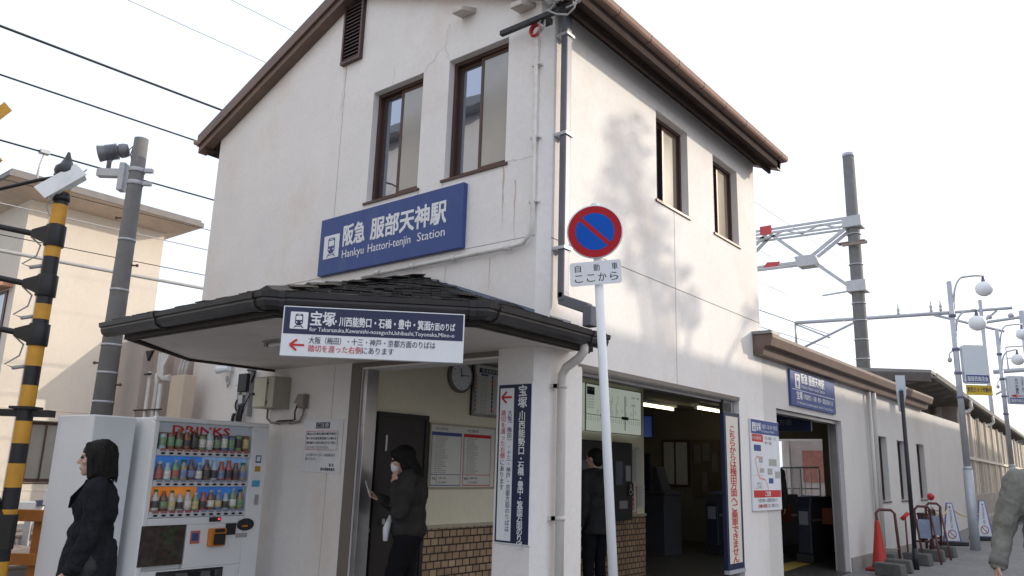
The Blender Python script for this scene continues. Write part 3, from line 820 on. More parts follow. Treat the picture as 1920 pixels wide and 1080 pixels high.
# upright sign on the corner pillar
t, F = board('pillar_sign', 'tall narrow navy and white direction sign fixed to the corner pillar', 'sign', (-.392, -.003, .94), X, Z, .332, 1.18, .018, M_signw)
m = MB(); rect(m, F, .008, .325, .008, 1.172, .001); m.build('navy_field', M_navy, t)
m = MB(); rect(m, F, .024, .16, .022, 1.145, .002); m.build('white_column', M_signw, t)
m = MB()
m.vtext('宝塚', F, .243, 1.155, .078, .088, bold=.02, lift=.003); m.vtext('・', F, .243, .985, .05, .05, bold=.02)
m.vtext('川西能勢口', F, .243, .955, .058, .0635, bold=.018); m.vtext('・石橋・豊中・箕面方面のりば', F, .243, .64, .052, .0475, bold=.018)
m.vtext('大阪（梅田）・十三・神戸・京都方面のりばは', F, .125, .975, .040, .0425, bold=.004, mi=1, lift=.004)
m.vtext('踏切を渡った右側', F, .062, .975, .042, .046, bold=.008, mi=2, lift=.004); m.vtext('にあります', F, .062, .605, .042, .046, bold=.004, mi=1, lift=.004)
m.build('lettering', [M_signw, M_ink, M_red], t)
m = MB(); arrow_left(m, F, .04, 1.075, .10, .085, .017, .004, 0); m.build('arrow', M_red, t)
# notice poster
t, F = board('notice_board', 'white notice with small print beside the brown door jamb', 'notice', (-2.845, -.003, 1.39), X, Z, .59, .49, .006, M_signw, .001)
m = MB(); rect(m, F, .19, .40, .405, .462, .001); m.build('title_block', M_ink, t)
m = MB()
m.text('ご注意', F, .205, .417, .034, w=.18, bold=.006, lift=.003)
for k, s_ in enumerate(('●物品の販売●寄付●勧誘●募金●集会', '●ビラ等の配布●演説●放歌●座り込み●貼り紙', '●凧揚●その他駅の業務以外のご使用に', '立ち入ることはできません')):
    m.text(s_, F, .07, .345 - k * .042, .021, mi=1, maxw=.44)
m.text('これに違反されたときは、鉄道営業法等で', F, .07, .15, .02, mi=1, maxw=.44); m.text('罰せられます', F, .07, .112, .02, mi=1)
m.text('駅 長', F, .50, .06, .022, mi=1, align='R', bold=.01); m.text('豊中南警察署長', F, .52, .02, .022, mi=1, align='R', bold=.01)
m.build('lettering', [M_signw, M_ink], t)
m = MB()
for a in ((.05, .53, .378, .382), (.05, .53, .205, .209), (.05, .054, .209, .378), (.526, .53, .209, .378)): rect(m, F, a[0], a[1], a[2], a[3], .002)
m.build('red_border', M_red, t)
# hanging banner in the wide opening
t, F = board('banner_board', 'tall narrow board with red vertical writing and dark blue edge in the wide opening', 'sign', (-.04, 3.27, .52), Y, Z, .42, 1.62, .045, M_navy)
m = MB(); rect(m, F, .045, .365, .06, 1.575, .001); m.build('pale_field', mat('banner_cream', (.66, .62, .54), .6, var=.05), t)
m = MB(); m.vtext('こちらからは梅田方面へご乗車できません', F, .2, 1.475, .074, .0745, bold=.014, lift=.003, sx=2.1); m.build('lettering', M_red, t)
m = MB(); m.obox(F, 0, .42, -.04, -.003, -.045, .01); m.build('foot_bar', M_galv, t)
m = MB(); m.obox(F, .12, .15, -.5, 1.75, -.1, -.06); m.build('post', M_black, t)
# map notice on the pier between the openings
t, F = board('map_board', 'white transfer map notice with blue heading on the pier between the openings', 'notice', (.003, 3.95, 1.09), Y, Z, .865, 1.02, .02, M_signw)
m = MB(); rect(m, F, .006, .859, .855, 1.014, .001); m.build('blue_heading', M_blue, t)
train_icon(t, F, .04, .88, .10, M_blue, M_signw, .002)
m = MB()
m.text('宝塚', F, .155, .90, .07, bold=.02, w=.14, lift=.002); m.text('川西能勢口・石橋・豊中・箕面方面', F, .31, .925, .04, w=.5, lift=.002); m.text('for Takarazuka, Ishibashi', F, .31, .88, .03, w=.4, lift=.002)
m.text('ご注意', F, .43, .163, .045, bold=.02, align='C', lift=.003)
m.text('大阪方面へは踏切を渡った', F, .13, .095, .035, w=.6, mi=1, lift=.002); m.text('右側の改札口', F, .13, .035, .035, w=.32, mi=2, lift=.002, bold=.01); m.text('をご利用ください', F, .46, .035, .035, w=.3, mi=1, lift=.002)
m.text('大阪（梅田）・十三', F, .40, .80, .03, mi=1, lift=.002, maxw=.4); m.text('神戸・京都', F, .40, .745, .03, mi=1, lift=.002, maxw=.28)
m.text('のりば案内図', F, .03, .79, .032, lift=.003, maxw=.3)
m.text('ここは宝塚', F, .12, .255, .02, mi=1, lift=.002); m.text('方面のりば', F, .12, .29, .02, mi=1, lift=.002)
m.build('lettering', [M_signw, M_ink, M_red], t)
m = MB(); rect(m, F, .02, .845, .145, .225, .001); rrect(m, F, .02, .35, .765, .85, .015, .001)
for p, q in (((.09, .56), (.15, .60)), ((.15, .60), (.28, .58)), ((.09, .56), (.20, .36)), ((.20, .36), (.38, .34)), ((.38, .34), (.46, .24))): line(m, F, p, q, .016, .0012, 1)
for a in ((.03, .30, .385, .389), (.03, .30, .245, .249), (.03, .034, .245, .389), (.30, .304, .245, .389)): rect(m, F, *a, .001, 1)
m.build('route_line', [M_red, mat('pale_red', (.62, .25, .22), .5)], t)
m = MB()
for a in ((.20, .32, .53, .60), (.50, .75, .50, .58), (.22, .35, .42, .47), (.45, .60, .40, .47), (.68, .84, .36, .44)): rect(m, F, *a, .001)
for a in ((.07, .28, .66, .73), (.48, .62, .30, .36)): rect(m, F, *a, .001, 1)
m.build('map_picture', [mat('photo_grey', (.38, .37, .35), .5, var=.4, scale=40), M_blue], t)
# blue name sign above the second opening
t, F = board('entrance_sign', 'small blue station name sign above the second opening', 'sign', (.003, 5.29, 2.365), Y, Z, 1.83, .465, .03, M_blue)
train_icon(t, F, .16, .23, .19, M_blue, M_signw)
m = MB(); m.text('阪急 服部天神駅', F, .40, .325, .105, w=.95, bold=.02); m.text('Hankyu Hattori-tenjin Station', F, .40, .25, .05, w=.95)
m.text('宝塚', F, .20, .10, .085, w=.22, bold=.02); m.text('川西能勢口・石橋・豊中・箕面方面のりば', F, .45, .115, .055, w=1.25, bold=.01); m.text('for Takarazuka, Kawanishi-noseguchi, Ishibashi, Toyonaka, Mino-o', F, .2, .035, .035, w=1.5)
rect(m, F, .05, 1.78, .208, .216, .002)
m.build('lettering', M_signw, t)

# lobby wall boards (wall face x = -2.05)
def frame_strips(mb, F, w, h, t, d, mi=0):
    for a in ((0, w, 0, t), (0, w, h - t, h), (0, t, t, h - t), (w - t, w, t, h - t)): mb.obox(F, *a, 0, d, mi)
M_paper = mat('paper', (.62, .61, .55), .5, var=.04)
t, F = board('timetable', 'framed train timetable with blue and red columns beside the brown door', 'timetable', (-2.047, .90, 1.26), Y, Z, 1.02, .64, .015, M_paper)
m = MB()
for c0, mi in ((.03, 0), (.50, 1)):
    w_ = .44
    rect(m, F, c0, c0 + w_, .52, .555, .001, mi); rect(m, F, c0, c0 + w_, .135, .141, .001, mi); rect(m, F, c0, c0 + w_, .03, .038, .001, mi)
    rect(m, F, c0, c0 + .008, .03, .52, .0015, mi); rect(m, F, c0 + w_ - .006, c0 + w_, .03, .52, .0015, mi); rect(m, F, c0 + .09, c0 + .094, .038, .135, .001, mi)
m.build('column_rule', [M_blue, M_red], t)
m = MB(); random.seed(5)
for c0 in (.045, .515):
    for r_ in range(18):
        v = .500 - r_ * .0205
        m.text(str(5 + r_), F, c0, v, .012, lift=.002)
        m.text(' '.join('%02d' % (a * 6 + random.randint(0, 4)) for a in range(random.randint(6, 10))), F, c0 + .035, v, .011, lift=.002, maxw=.37)
    m.text('平日 宝塚方面', F, c0 + .03, .575, .022, lift=.002); m.text('土曜・休日', F, c0 + .10, .095, .018, lift=.002); m.text('普通', F, c0 + .01, .09, .02, lift=.002)
    m.text('急行 石橋 豊中', F, c0 + .1, .055, .014, lift=.002)
m.build('lettering', M_ink, t)
m = MB(); frame_strips(m, Frame((0, 0, 0), Y, Z), 1.02, .64, .018, .022); m.build('frame', mat('frame_beige', (.40, .34, .25), .4), t)
t, F = board('fare_chart', 'tall metal framed fare table high on the lobby wall right of the clock', 'fare table', (-2.047, 1.49, 2.01), Y, Z, .55, .57, .03, M_paper)
m = MB(); rect(m, F, .10, .5, .465, .515, .001, 0)
for k in range(9): rect(m, F, .035, .06, .05 + k * .045, .085 + k * .045, .001, (3, 2, 1, 3, 1, 2)[k % 6] if k < 6 else 2)
for k in range(9): rect(m, F, .31, .335, .05 + k * .045, .09 + k * .045, .001, (2, 1, 1, 1, 0, 3, 2)[k % 7])
rect(m, F, .13, .25, .435, .455, .001, 1)
m.build('colour_band', [M_ink, M_blue, M_red, mat('sign_green', (.03, .2, .09), .5)], t)
m = MB()
m.text('普通運賃表', F, .14, .475, .03, lift=.002, mi=1, w=.28)
for k in range(16):
    for a in (.07, .13, .17, .21, .35, .42): m.text(str(random.choice((150, 190, 220, 270, 280, 320, 370))), F, a, .04 + k * .0245, .012, lift=.002, maxw=.03)
m.build('lettering', [M_ink, M_signw], t)
m = MB(); frame_strips(m, Frame((0, 0, 0), Y, Z), .55, .57, .025, .05); m.build('frame', M_steel, t)
# wall clock
t = thing('wall_clock', 'round white wall clock with grey rim on the lobby wall', 'clock', (-2.05, 1.30, 2.405))
F = Frame((0, 0, 0), Y, Z)
m = MB(); m.lathe([(.0, 0), (.175, 0), (.178, .04), (.165, .055), (.15, .045)], axis=X, n=36); m.build('rim', mat('clock_rim', (.16, .14, .13), .35), t)
m = MB(); disc(m, F, 0, 0, .152, .045); m.build('dial', M_signw, t)
m = MB()
for k in range(12):
    a = k * math.pi / 6; m.text(str(12 if k == 0 else k), F, .125 * math.sin(a), .125 * math.cos(a) - .011, .022, lift=.047, align='C')
m.build('numerals', M_ink, t)
m = MB(); line(m, F, (-.02, 0), (.11, .01), .008, .049); m.build('minute_hand', M_black, t)
m = MB(); line(m, F, (.0, -.015), (-.02, .075), .012, .051); m.build('hour_hand', M_black, t)
# route map above the ticket machines, given a glow to lighten it
t, F = board('route_map', 'large pale glowing railway route map panel above the ticket machines', 'route map', (-2.047, 3.60, 1.955), Y, Z, 1.42, .615, .06, mat('map_glow', (.60, .65, .57), .3, var=.04, emit=(.70, .78, .66), estr=.16))
m = MB()
def dots(v, u0, u1, n, mi):
    line(m, F, (u0, v), (u1, v), .006, .001, mi)
    for k in range(n): disc(m, F, u0 + (u1 - u0) * k / (n - 1), v, .008, .002, mi, 10)
dots(.22, .03, 1.36, 26, 0); dots(.42, .35, .62, 6, 2)
for u, mi in ((.45, 1), (.98, 0)): line(m, F, (u, .06), (u, .52), .02, .0012, mi); rect(m, F, u - .09, u + .09, .20, .24, .0014, mi)
for u in (.62, .75, 1.2): line(m, F, (u, .23), (u, .40), .008, .001, 1)
m.build('route_line', [M_navy, M_blue, M_red, MATS['sign_green']], t)
m = MB(); random.seed(4)
rect(m, F, .04, .22, .47, .57, .001); 
names = '宝塚清荒神売布中山山本雲雀丘花屋敷川西能勢口池田石橋蛍豊中岡町曽根服部庄内三国十三中津梅田神崎川園田塚口武庫之荘西宮北口'
for k in range(26): m.vtext(names[(k * 2) % 50:(k * 2) % 50 + 3], F, .03 + k * 1.33 / 25, .195, .017, .019, lift=.002)
for k in range(9): m.vtext(names[k * 3:k * 3 + 3], F, .30 + k * .12, .30 + .02 * (k % 3), .018, .02, lift=.002)
for u in (.43, .60, .74, .97): m.vtext('阪急神戸線', F, u + .05, .50, .02, .023, lift=.002)
m.text('運賃のご案内', F, .05, .525, .025, lift=.003, mi=1, maxw=.16)
for k in range(5): m.text('おとな 運賃は この駅から', F, .05, .44 - k * .035, .016, lift=.002, maxw=.16)
m.text('京都線・千里線', F, 1.15, .5, .022, lift=.002); m.text('能勢電鉄', F, 1.15, .40, .02, lift=.002)
m.build('lettering', [M_ink, M_signw], t)
m = MB(); frame_strips(m, Frame((0, 0, 0), Y, Z), 1.42, .615, .014, .068); m.build('frame', M_steel, t)
# papers on the end of the ticket wall
t, F = board('list_notice', 'white printed list posted on the end of the ticket wall', 'notice', (-2.027, 4.80, 1.31), Y, Z, .30, .50, .004, M_paper, 0)
m = MB()
for k in range(22): m.text('運行時刻 区間 %d' % (k + 1), F, .03, .45 - k * .02, .011, lift=.001, maxw=.24)
m.text('お知らせ', F, .15, .472, .018, lift=.001, align='C'); m.build('lettering', M_ink, t)
t, F = board('red_notice', 'white notice with red vertical writing low on the ticket wall end', 'notice', (-2.027, 4.75, .93), Y, Z, .19, .345, .004, M_paper, 0)
m = MB(); m.vtext('特別警戒中', F, .095, .32, .052, .06, bold=.02, lift=.001); frame_strips(m, Frame((0, 0, 0), Y, Z), .19, .345, .008, .006); m.build('lettering', M_red, t)
t, F = board('small_notice', 'small white sheet beside the red vertical notice', 'notice', (-2.027, 4.96, 1.0), Y, Z, .2, .30, .004, M_paper, 0)
m = MB()
for k in range(9): m.text('ご案内 きっぷ', F, .02, .26 - k * .028, .014, lift=.001, maxw=.16)
m.build('lettering', M_ink, t)
# ticket machines under the route map
for k, yb in enumerate((3.35, 4.05)):
    t = thing('ticket_machine', ('dark ticket machine under the route map, nearer the corner pillar', 'dark ticket machine under the route map, next to the papered wall end')[k], 'ticket machine', (-2.04, yb, .85), 0, 'ticket machines')
    F = Frame((0, 0, 0), Y, Z); m = MB(); m.obox(F, 0, .64, 0, 1.0, 0, .10); m.build('casing', mat('machine_dark', (.03, .03, .034), .4, var=.2), t, bev=.008)
    m = MB(); m.obox(F, .08, .40, .45, .75, .10, .104); m.build('screen', glass_mat('machine_screen', (.05, .06, .08), .08), t)
    m = MB(); m.obox(F, .45, .57, .5, .7, .10, .112); m.obox(F, .3, .5, .15, .25, .10, .108); m.build('coin_panel', M_steel, t)
t, F = board('access_sign', 'black wheelchair access symbol plate beside the ticket machines', 'sign', (-1.93, 4.56, 1.16), Y, Z, .13, .17, .004, M_black, 0)
m = MB(); disc(m, F, .06, .135, .013, .001, 0, 14)
for p, q in (((.06, .12), (.062, .075)), ((.062, .075), (.09, .072)), ((.09, .072), (.105, .035)), ((.06, .10), (.085, .10))): line(m, F, p, q, .009, .0012)
for k in range(20):
    a, b_ = R(110 + k * 11), R(121 + k * 11); line(m, F, (.062 + .036 * math.cos(a), .055 + .036 * math.sin(a)), (.062 + .036 * math.cos(b_), .055 + .036 * math.sin(b_)), .007, .0014)
m.build('symbol', M_signw, t)

# ceiling lights
M_tube = mat('lit_tube', (.9, .9, .8), .4, var=0, emit=(1, .90, .55), estr=2.6)
for k, (x, ya, yb, lab) in enumerate(((-3.12, 7.0, 8.2, 'lit fluorescent ceiling tube nearer the ticket wall'), (-2.55, 7.9, 9.1, 'lit fluorescent ceiling tube farther into the hall'))):
    t = thing('ceiling_light', lab, 'light', (x, (ya + yb) / 2, 2.66), 0, 'fluorescent lights in the hall'); h_ = (yb - ya) / 2
    m = MB(); m.box(-.07, .07, -h_, h_, -.045, 0); m.box(-.02, .02, -h_, -h_ + .04, -.1, -.045); m.box(-.02, .02, h_ - .04, h_, -.1, -.045); m.build('fitting', M_white, t)
    m = MB(); m.cyl((0, -h_ + .04, -.075), (0, h_ - .04, -.075), .02, n=10); m.build('tube', M_tube, t)

# hall objects
def screen(name, label, loc, w, h, rz_):
    t = thing(name, label, 'monitor', loc, rz_)
    F = Frame((0, 0, 0), X, Z); m = MB(); m.obox(F, -w / 2, w / 2, 0, h, -.06, 0); m.build('casing', M_black, t, bev=.006)
    m = MB(); m.obox(F, -w / 2 + .03, w / 2 - .03, .03, h - .03, 0, .003); m.build('screen', mat('screen_blue', (.02, .035, .12), .2, emit=(.02, .05, .2), estr=.15), t)
    m = MB(); m.cyl((0, .08, h - .05), (0, .08, h + .4), .02); m.build('bracket', M_black, t)
screen('hall_monitor', 'dark blue hanging monitor beyond the end of the ticket wall', (-2.35, 5.6, 1.95), .42, .36, R(35))
M_gate = mat('gate_dark', (.018, .022, .036), .4, var=.2)
M_gate2 = mat('gate_grey', (.05, .05, .055), .4, var=.15)
def gate(x, y, label):
    t = thing('ticket_gate', label, 'ticket gate', (x, y, gz(y)), 0, 'ticket gates in the hall')
    m = MB()
    prof = [(-.8, .12), (-.8, .80), (-.72, .97), (.72, .97), (.8, .80), (.8, .12)]
    m.prism([(-.11, b, c) for b, c in prof], (.22, 0, 0)); m.build('body', M_gate, t, bev=.02)
    m = MB(); m.box(-.13, .13, -.83, .83, 0, .12); m.build('base', M_black, t)
    m = MB(); m.box(-.10, .10, -.55, -.25, .972, .985); m.build('card_reader', mat('reader_blue', (.05, .12, .28), .3), t, bev=.004)
    m = MB(); m.box(-.07, .07, -.81, -.8, .55, .75); m.build('panel_light', mat('panel_grey', (.2, .2, .21), .5), t)
    m = MB(); m.box(.115, .33, -.3, -.27, .55, .8); m.build('flap', mat('flap_orange', (.22, .05, .015), .5), t, bev=.01)
    m = MB(); m.box(-.111, .111, -.75, .75, .60, .64); m.build('steel_band', M_steel, t)
    return t
g0 = gate(-.78, 8.7, 'dark blue ticket gate seen through the second opening, nearest the street')
for x, y, lb in ((-1.5, 8.75, 'dark blue ticket gate seen through the second opening, one farther in'), (-2.25, 8.6, 'dark ticket gate seen through the wide opening beside the red banner')):
    c = copy_tree(g0); c.location = (x, y, gz(y)); c['label'] = lb
t = thing('staff_counter', 'dark staff counter with a blue partition in the hall', 'counter', (-3.3, 7.4, .16))
m = MB(); m.box(-.5, .55, -.3, .3, 0, .95); m.box(-.55, .6, -.35, .35, .95, 1.0); m.build('counter', M_gate2, t, bev=.01)
m = MB(); m.box(-.42, .18, -.1, -.05, 1.0, 1.62); m.build('partition', M_gate, t, bev=.01)
m = MB(); m.prism([(.22, -.1, 1.0), (.42, -.1, 1.0), (.30, -.1, 1.4), (.22, -.1, 1.4)], (0, .3, 0)); m.build('card_machine', M_gate2, t, bev=.01)
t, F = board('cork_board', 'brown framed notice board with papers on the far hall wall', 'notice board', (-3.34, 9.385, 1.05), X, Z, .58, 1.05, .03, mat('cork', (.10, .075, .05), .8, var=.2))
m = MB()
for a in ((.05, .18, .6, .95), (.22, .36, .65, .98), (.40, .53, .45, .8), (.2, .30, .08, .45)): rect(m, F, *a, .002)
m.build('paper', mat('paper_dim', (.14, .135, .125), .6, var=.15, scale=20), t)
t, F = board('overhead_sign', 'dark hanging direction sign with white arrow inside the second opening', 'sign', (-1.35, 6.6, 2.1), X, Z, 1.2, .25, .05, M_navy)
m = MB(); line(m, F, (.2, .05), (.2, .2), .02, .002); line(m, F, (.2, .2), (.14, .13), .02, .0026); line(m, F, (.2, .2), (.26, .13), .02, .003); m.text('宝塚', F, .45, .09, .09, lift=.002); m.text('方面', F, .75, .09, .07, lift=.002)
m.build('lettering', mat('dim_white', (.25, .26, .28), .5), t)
g = MB()
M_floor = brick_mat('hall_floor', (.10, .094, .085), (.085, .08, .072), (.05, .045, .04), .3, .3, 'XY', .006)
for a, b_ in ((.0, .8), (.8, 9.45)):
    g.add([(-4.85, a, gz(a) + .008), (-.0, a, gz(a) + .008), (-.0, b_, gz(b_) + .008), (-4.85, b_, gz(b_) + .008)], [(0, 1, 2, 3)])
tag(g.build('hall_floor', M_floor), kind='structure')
g = MB(); g.add([(-1.4, 5.2, gz(5.2) + .012), (-.3, 5.2, gz(5.2) + .012), (-.3, 5.5, gz(5.5) + .012), (-1.4, 5.5, gz(5.5) + .012)], [(0, 1, 2, 3)])
g.add([(-1.0, 5.5, gz(5.5) + .012), (-.7, 5.5, gz(5.5) + .012), (-.7, 8.0, gz(8.0) + .012), (-1.0, 8.0, gz(8) + .012)], [(0, 1, 2, 3)])
tag(g.build('tactile_paving', mat('tactile_yellow', (.42, .29, .06), .6, var=.15, bump=.6, bscale=25)), kind='structure')
# ================================================================ VENDING MACHINE AND LEFT SIDE
random.seed(9)
t = thing('vending_machine', 'white drinks vending machine with three lit rows of bottles under the canopy', 'vending machine', (-3.08, -1.36, 0))
F = Frame((0, 0, 0), Y, Z)                      # front face, u along the machine, w towards the street
VW, VH = 1.13, 1.83
M_vend = mat('vending_white', (.75, .755, .75), .35, var=.04, scale=2, coat=.2)
m = MB()
for a in ((0, VW, .06, .36), (0, VW, 1.79, VH), (0, .045, .36, 1.79), (.955, VW, .36, 1.79), (.045, .955, .36, .56), (.045, .955, .92, .985)): m.obox(F, *a, -.06, 0)
m.obox(F, .40, .955, .56, .92, -.06, 0); m.obox(F, 0.01, VW - .01, .05, VH - .005, -.46, -.061); m.obox(F, .03, VW - .03, 0, .06, -.42, -.03)
m.build('cabinet', M_vend, t, bev=.008)
m = MB(); m.obox(F, .05, .95, .99, 1.785, -.0605, -.058)
disp = m.build('display_case', mat('display_back', (.30, .30, .32), .4, emit=(.7, .8, 1), estr=.04), t)
m = MB()
for k, z in enumerate((1.505, 1.245, .988)):
    m.obox(F, .046, .954, z, z + .05, -.057, .004)
m.build('button_strip', mat('strip_white', (.6, .6, .62), .3, var=.05), disp, bev=.004)
m = MB(); m2 = MB()
for z in (1.505, 1.245, .988):
    for k in range(12):
        u = .10 + k * .073; poly(m, F, [(u + .022 * math.cos(a * .5236), z + .018 + .010 * math.sin(a * .5236)) for a in range(12)], .0055)
        m2.obox(F, u - .028, u + .028, z + .036, z + .058, .004, .007, (z < 1.2 and k < 6) or z > 1.4)
m.build('button', M_black, disp); m2.build('price_tag', [mat('price_blue', (.26, .28, .36), .4), mat('price_red', (.34, .13, .12), .4)], disp)
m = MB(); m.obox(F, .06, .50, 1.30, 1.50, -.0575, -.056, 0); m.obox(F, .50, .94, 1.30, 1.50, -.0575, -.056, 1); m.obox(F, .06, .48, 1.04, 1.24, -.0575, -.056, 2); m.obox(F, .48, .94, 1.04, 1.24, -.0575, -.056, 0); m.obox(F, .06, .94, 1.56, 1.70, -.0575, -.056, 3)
m.build('backdrop', [mat('backdrop_blue', (.05, .20, .58), .4, var=.5, scale=9, emit=(.05, .22, .7), estr=.10), mat('backdrop_paleblue', (.22, .40, .62), .4, var=.5, scale=12, emit=(.25, .45, .8), estr=.08), mat('backdrop_orange', (.72, .24, .04), .4, var=.5, scale=9, emit=(.8, .25, .03), estr=.11), mat('backdrop_dim', (.22, .12, .10), .4, var=.6, scale=11)], disp)  # backdrops glow a little, standing in for the display's own lighting
m = MB(); m.text('DRINKS', F, .19, 1.70, .066, w=.55, bold=.03, lift=-.05); m.build('lettering', M_red, disp)
def bottle_mesh(kind):
    b = MB()
    if kind == 0: b.lathe([(0, 0), (.028, .002), (.03, .02), (.029, .09), (.03, .11), (.012, .155), (.012, .16)], n=12); b.lathe([(.014, .158), (.014, .178), (0, .178)], n=10, mi=1); b.lathe([(.0305, .03), (.0305, .085)], n=12, mi=2)
    elif kind == 1: b.lathe([(0, 0), (.024, .0), (.027, .006), (.027, .105), (.022, .116), (0, .116)], n=12); b.lathe([(.0275, .025), (.0275, .09)], n=12, mi=2); b.lathe([(.0222, .1165), (0, .118)], n=10, mi=1)
    else: b.lathe([(0, 0), (.027, .0), (.029, .01), (.028, .075), (.016, .115), (.016, .12)], n=12); b.lathe([(.018, .118), (.018, .137), (0, .137)], n=10, mi=1); b.lathe([(.0292, .015), (.0285, .07)], n=12, mi=2)
    return b
cols = [(.16, .07, .04), (.10, .055, .04), (.24, .19, .09), (.13, .19, .10), (.24, .06, .05), (.32, .30, .27), (.10, .13, .20), (.03, .025, .022), (.20, .11, .06), (.26, .32, .34)]
labs = [(.42, .40, .36), (.26, .08, .07), (.12, .19, .11), (.34, .28, .13), (.13, .16, .26), (.05, .04, .04)]
for z, pool in ((1.557, (1, 1, 0)), (1.297, (2, 0, 0)), (1.040, (2, 2, 0))):
    for k in range(12):
        kd = pool[random.randrange(3)]; c = random.randrange(len(cols)); l_ = random.randrange(len(labs))
        b = bottle_mesh(kd)
        b.build('bottle', [mat('drink_%d' % c, [min(1, v * 1.7) for v in cols[c]], .15, var=.1, spec=.6), mat('cap_%d' % (c % 3), ((.5, .5, .48), (.45, .12, .04), (.05, .15, .1))[c % 3], .4, var=0), mat('label_%d' % l_, [min(.8, v * 1.7) for v in labs[l_]], .4, var=.4, scale=40)], disp, loc=(-.031, .10 + k * .073, z)).scale = (1.16, 1.16, random.uniform(1.05, 1.3) if kd else random.uniform(.92, 1.08))
m = MB(); m.obox(F, .0, .385, .60, .925, -.002, .004); m.build('poster_panel', mat('panel_dark', (.05, .035, .03), .25, var=.7, scale=9, stain=(.06, .16, .05), stain_amt=.7, stain_scale=(6, 6, 6)), t)
m = MB(); m.obox(F, .17, .79, .30, .55, -.05, .003); m.obox(F, .19, .77, .32, .53, .003, .012, 1); m.build('dispensing_slot', [M_black, glass_mat('slot_flap', (.03, .03, .03), .2)], t, bev=.004)
m = MB(); m.obox(F, .60, .76, .73, .885, 0, .05); m.build('coin_unit', mat('coin_orange', (.62, .20, .02), .4), t, bev=.012)
m = MB(); m.obox(F, .635, .745, .745, .84, .05, .062); m.obox(F, .64, .74, .85, .88, .05, .058); m.build('coin_screen', M_black, t, bev=.004)
m = MB(); m.obox(F, .60, .71, .94, .98, 0, .012); m.obox(F, .77, .87, .82, .92, 0, .014); m.build('price_display', M_black, t, bev=.003)
m = MB(); rect(m, F, .68, .70, .955, .97, .013); m.build('price_digit', mat('led_red', (.6, .02, .03), .4, emit=(1, .05, .08), estr=.8), t)
m = MB()
poly(m, F, [(.97 + .085 * math.cos(a * .2618) * (1 if math.cos(a * .2618) > 0 else 1.1), .905 + .055 * math.sin(a * .2618)) for a in range(24)], .012); m.obox(F, .90, 1.04, .87, .94, 0, .011)
m.build('coin_inlet', M_black, t)
m = MB(); m.obox(F, .93, .985, .885, .90, .012, .02); m.build('coin_lever', mat('coin_orange', ()), t)
m = MB(); rect(m, F, .44, .53, .76, .87, .002, 0); rect(m, F, .455, .515, .785, .85, .003, 1); rect(m, F, 1.01, 1.07, 1.46, 1.53, .002, 2); rect(m, F, 1.02, 1.06, 1.475, 1.52, .003, 5); rect(m, F, 1.01, 1.07, 1.38, 1.43, .002, 3); rect(m, F, .995, 1.08, 1.24, 1.33, .002, 4); rect(m, F, .995, 1.08, 1.30, 1.35, .003, 5); rect(m, F, .78, .90, .95, .98, .002, 5); rect(m, F, .88, 1.0, .79, .83, .002, 6)
m.build('sticker', [mat('stk_red', (.5, .14, .10), .4), M_blue, mat('stk_navy', (.05, .10, .28), .4), mat('stk_orange', (.5, .25, .03), .4), mat('stk_sky', (.10, .35, .6), .4), M_signw, mat('stk_grey', (.35, .35, .35), .4)], t)
m = MB(); m.obox(F, 1.04, 1.075, 1.08, 1.17, 0, .012); m.cyl(F.pt(1.057, 1.13, .012), F.pt(1.057, 1.13, .022), .012, n=12); m.cyl(F.pt(.98, .36, .0), F.pt(.98, .36, .02), .035, n=16); m.build('lock', M_steel, t)

t = thing('storage_cabinet', 'plain white metal cabinet standing left of the drinks vending machine', 'cabinet', (-3.30, -1.77, 0))
m = MB(); m.box(-.72, -.02, 0, .355, 0, 1.82); m.build('body', mat('cabinet_white', (.72, .73, .75), .4, var=.04, scale=2), t, bev=.008)
m = MB(); m.box(-.02, .0, .005, .35, .05, 1.81); d_ = m.build('door', mat('cabinet_door', (.64, .65, .66), .4, var=.05, scale=2), t, bev=.004)
m = MB(); m.cyl((0, .28, 1.02), (.03, .28, 1.02), .012, n=10); m.box(.02, .035, .22, .29, 1.01, 1.03); m.build('handle', mat('handle_rust', (.2, .13, .09), .5), d_)

# fittings on the gable wall above the machine
t = thing('meter_box', 'cream metal meter box on the wall above the vending machine', 'meter box', (-3.45, 0, 1.99))
m = MB(); m.box(0, .33, -.20, -.003, 0, .31); m.build('casing', mat('box_cream_shade', (.35, .33, .26), .5, var=.1, scale=5), t, bev=.006)  # casing darker than the door: the box side's shade is in its colour
m = MB(); m.box(.008, .22, -.215, -.201, .012, .298); m.build('door', mat('box_cream', (.52, .50, .38), .5, var=.08, stain=(.3, .25, .15), stain_amt=.5, stain_scale=(6, 6, 6)), t, bev=.004)
m = MB(); m.cyl((.02, -.216, .14), (.02, -.235, .14), .014, n=10); m.box(.225, .235, -.204, -.2, .04, .07); m.box(.225, .235, -.204, -.2, .23, .26); m.build('latch', M_black, t)
t = thing('switch_board', 'grey open switchgear with a white unit and black cables left of the cream meter box', 'switchgear', (-4.03, 0, 1.98))
m = MB(); m.box(0, .04, -.03, -.003, -.1, .4); m.box(.04, .2, -.025, -.003, .0, .16); m.box(.21, .27, -.06, -.003, -.05, .44); m.build('rail', mat('switch_grey', (.28, .28, .29), .5, var=.2), t)
m = MB(); m.box(.03, .10, -.09, -.03, .27, .39); m.build('white_unit', M_signw, t, bev=.004)
m = MB(); m.box(.10, .26, -.10, -.031, .20, .39); m.build('breaker', M_black, t, bev=.006)
m = MB(); m.box(.09, .17, -.07, -.031, .08, .17); m.build('socket', M_galv, t)
m = MB()
for x in (.0, .09, .14): m.tube([(x + .02, -.05, .06 if x else -.02), (x + .015, -.06, -.05), (x, -.06, -.28)], .017, 8)
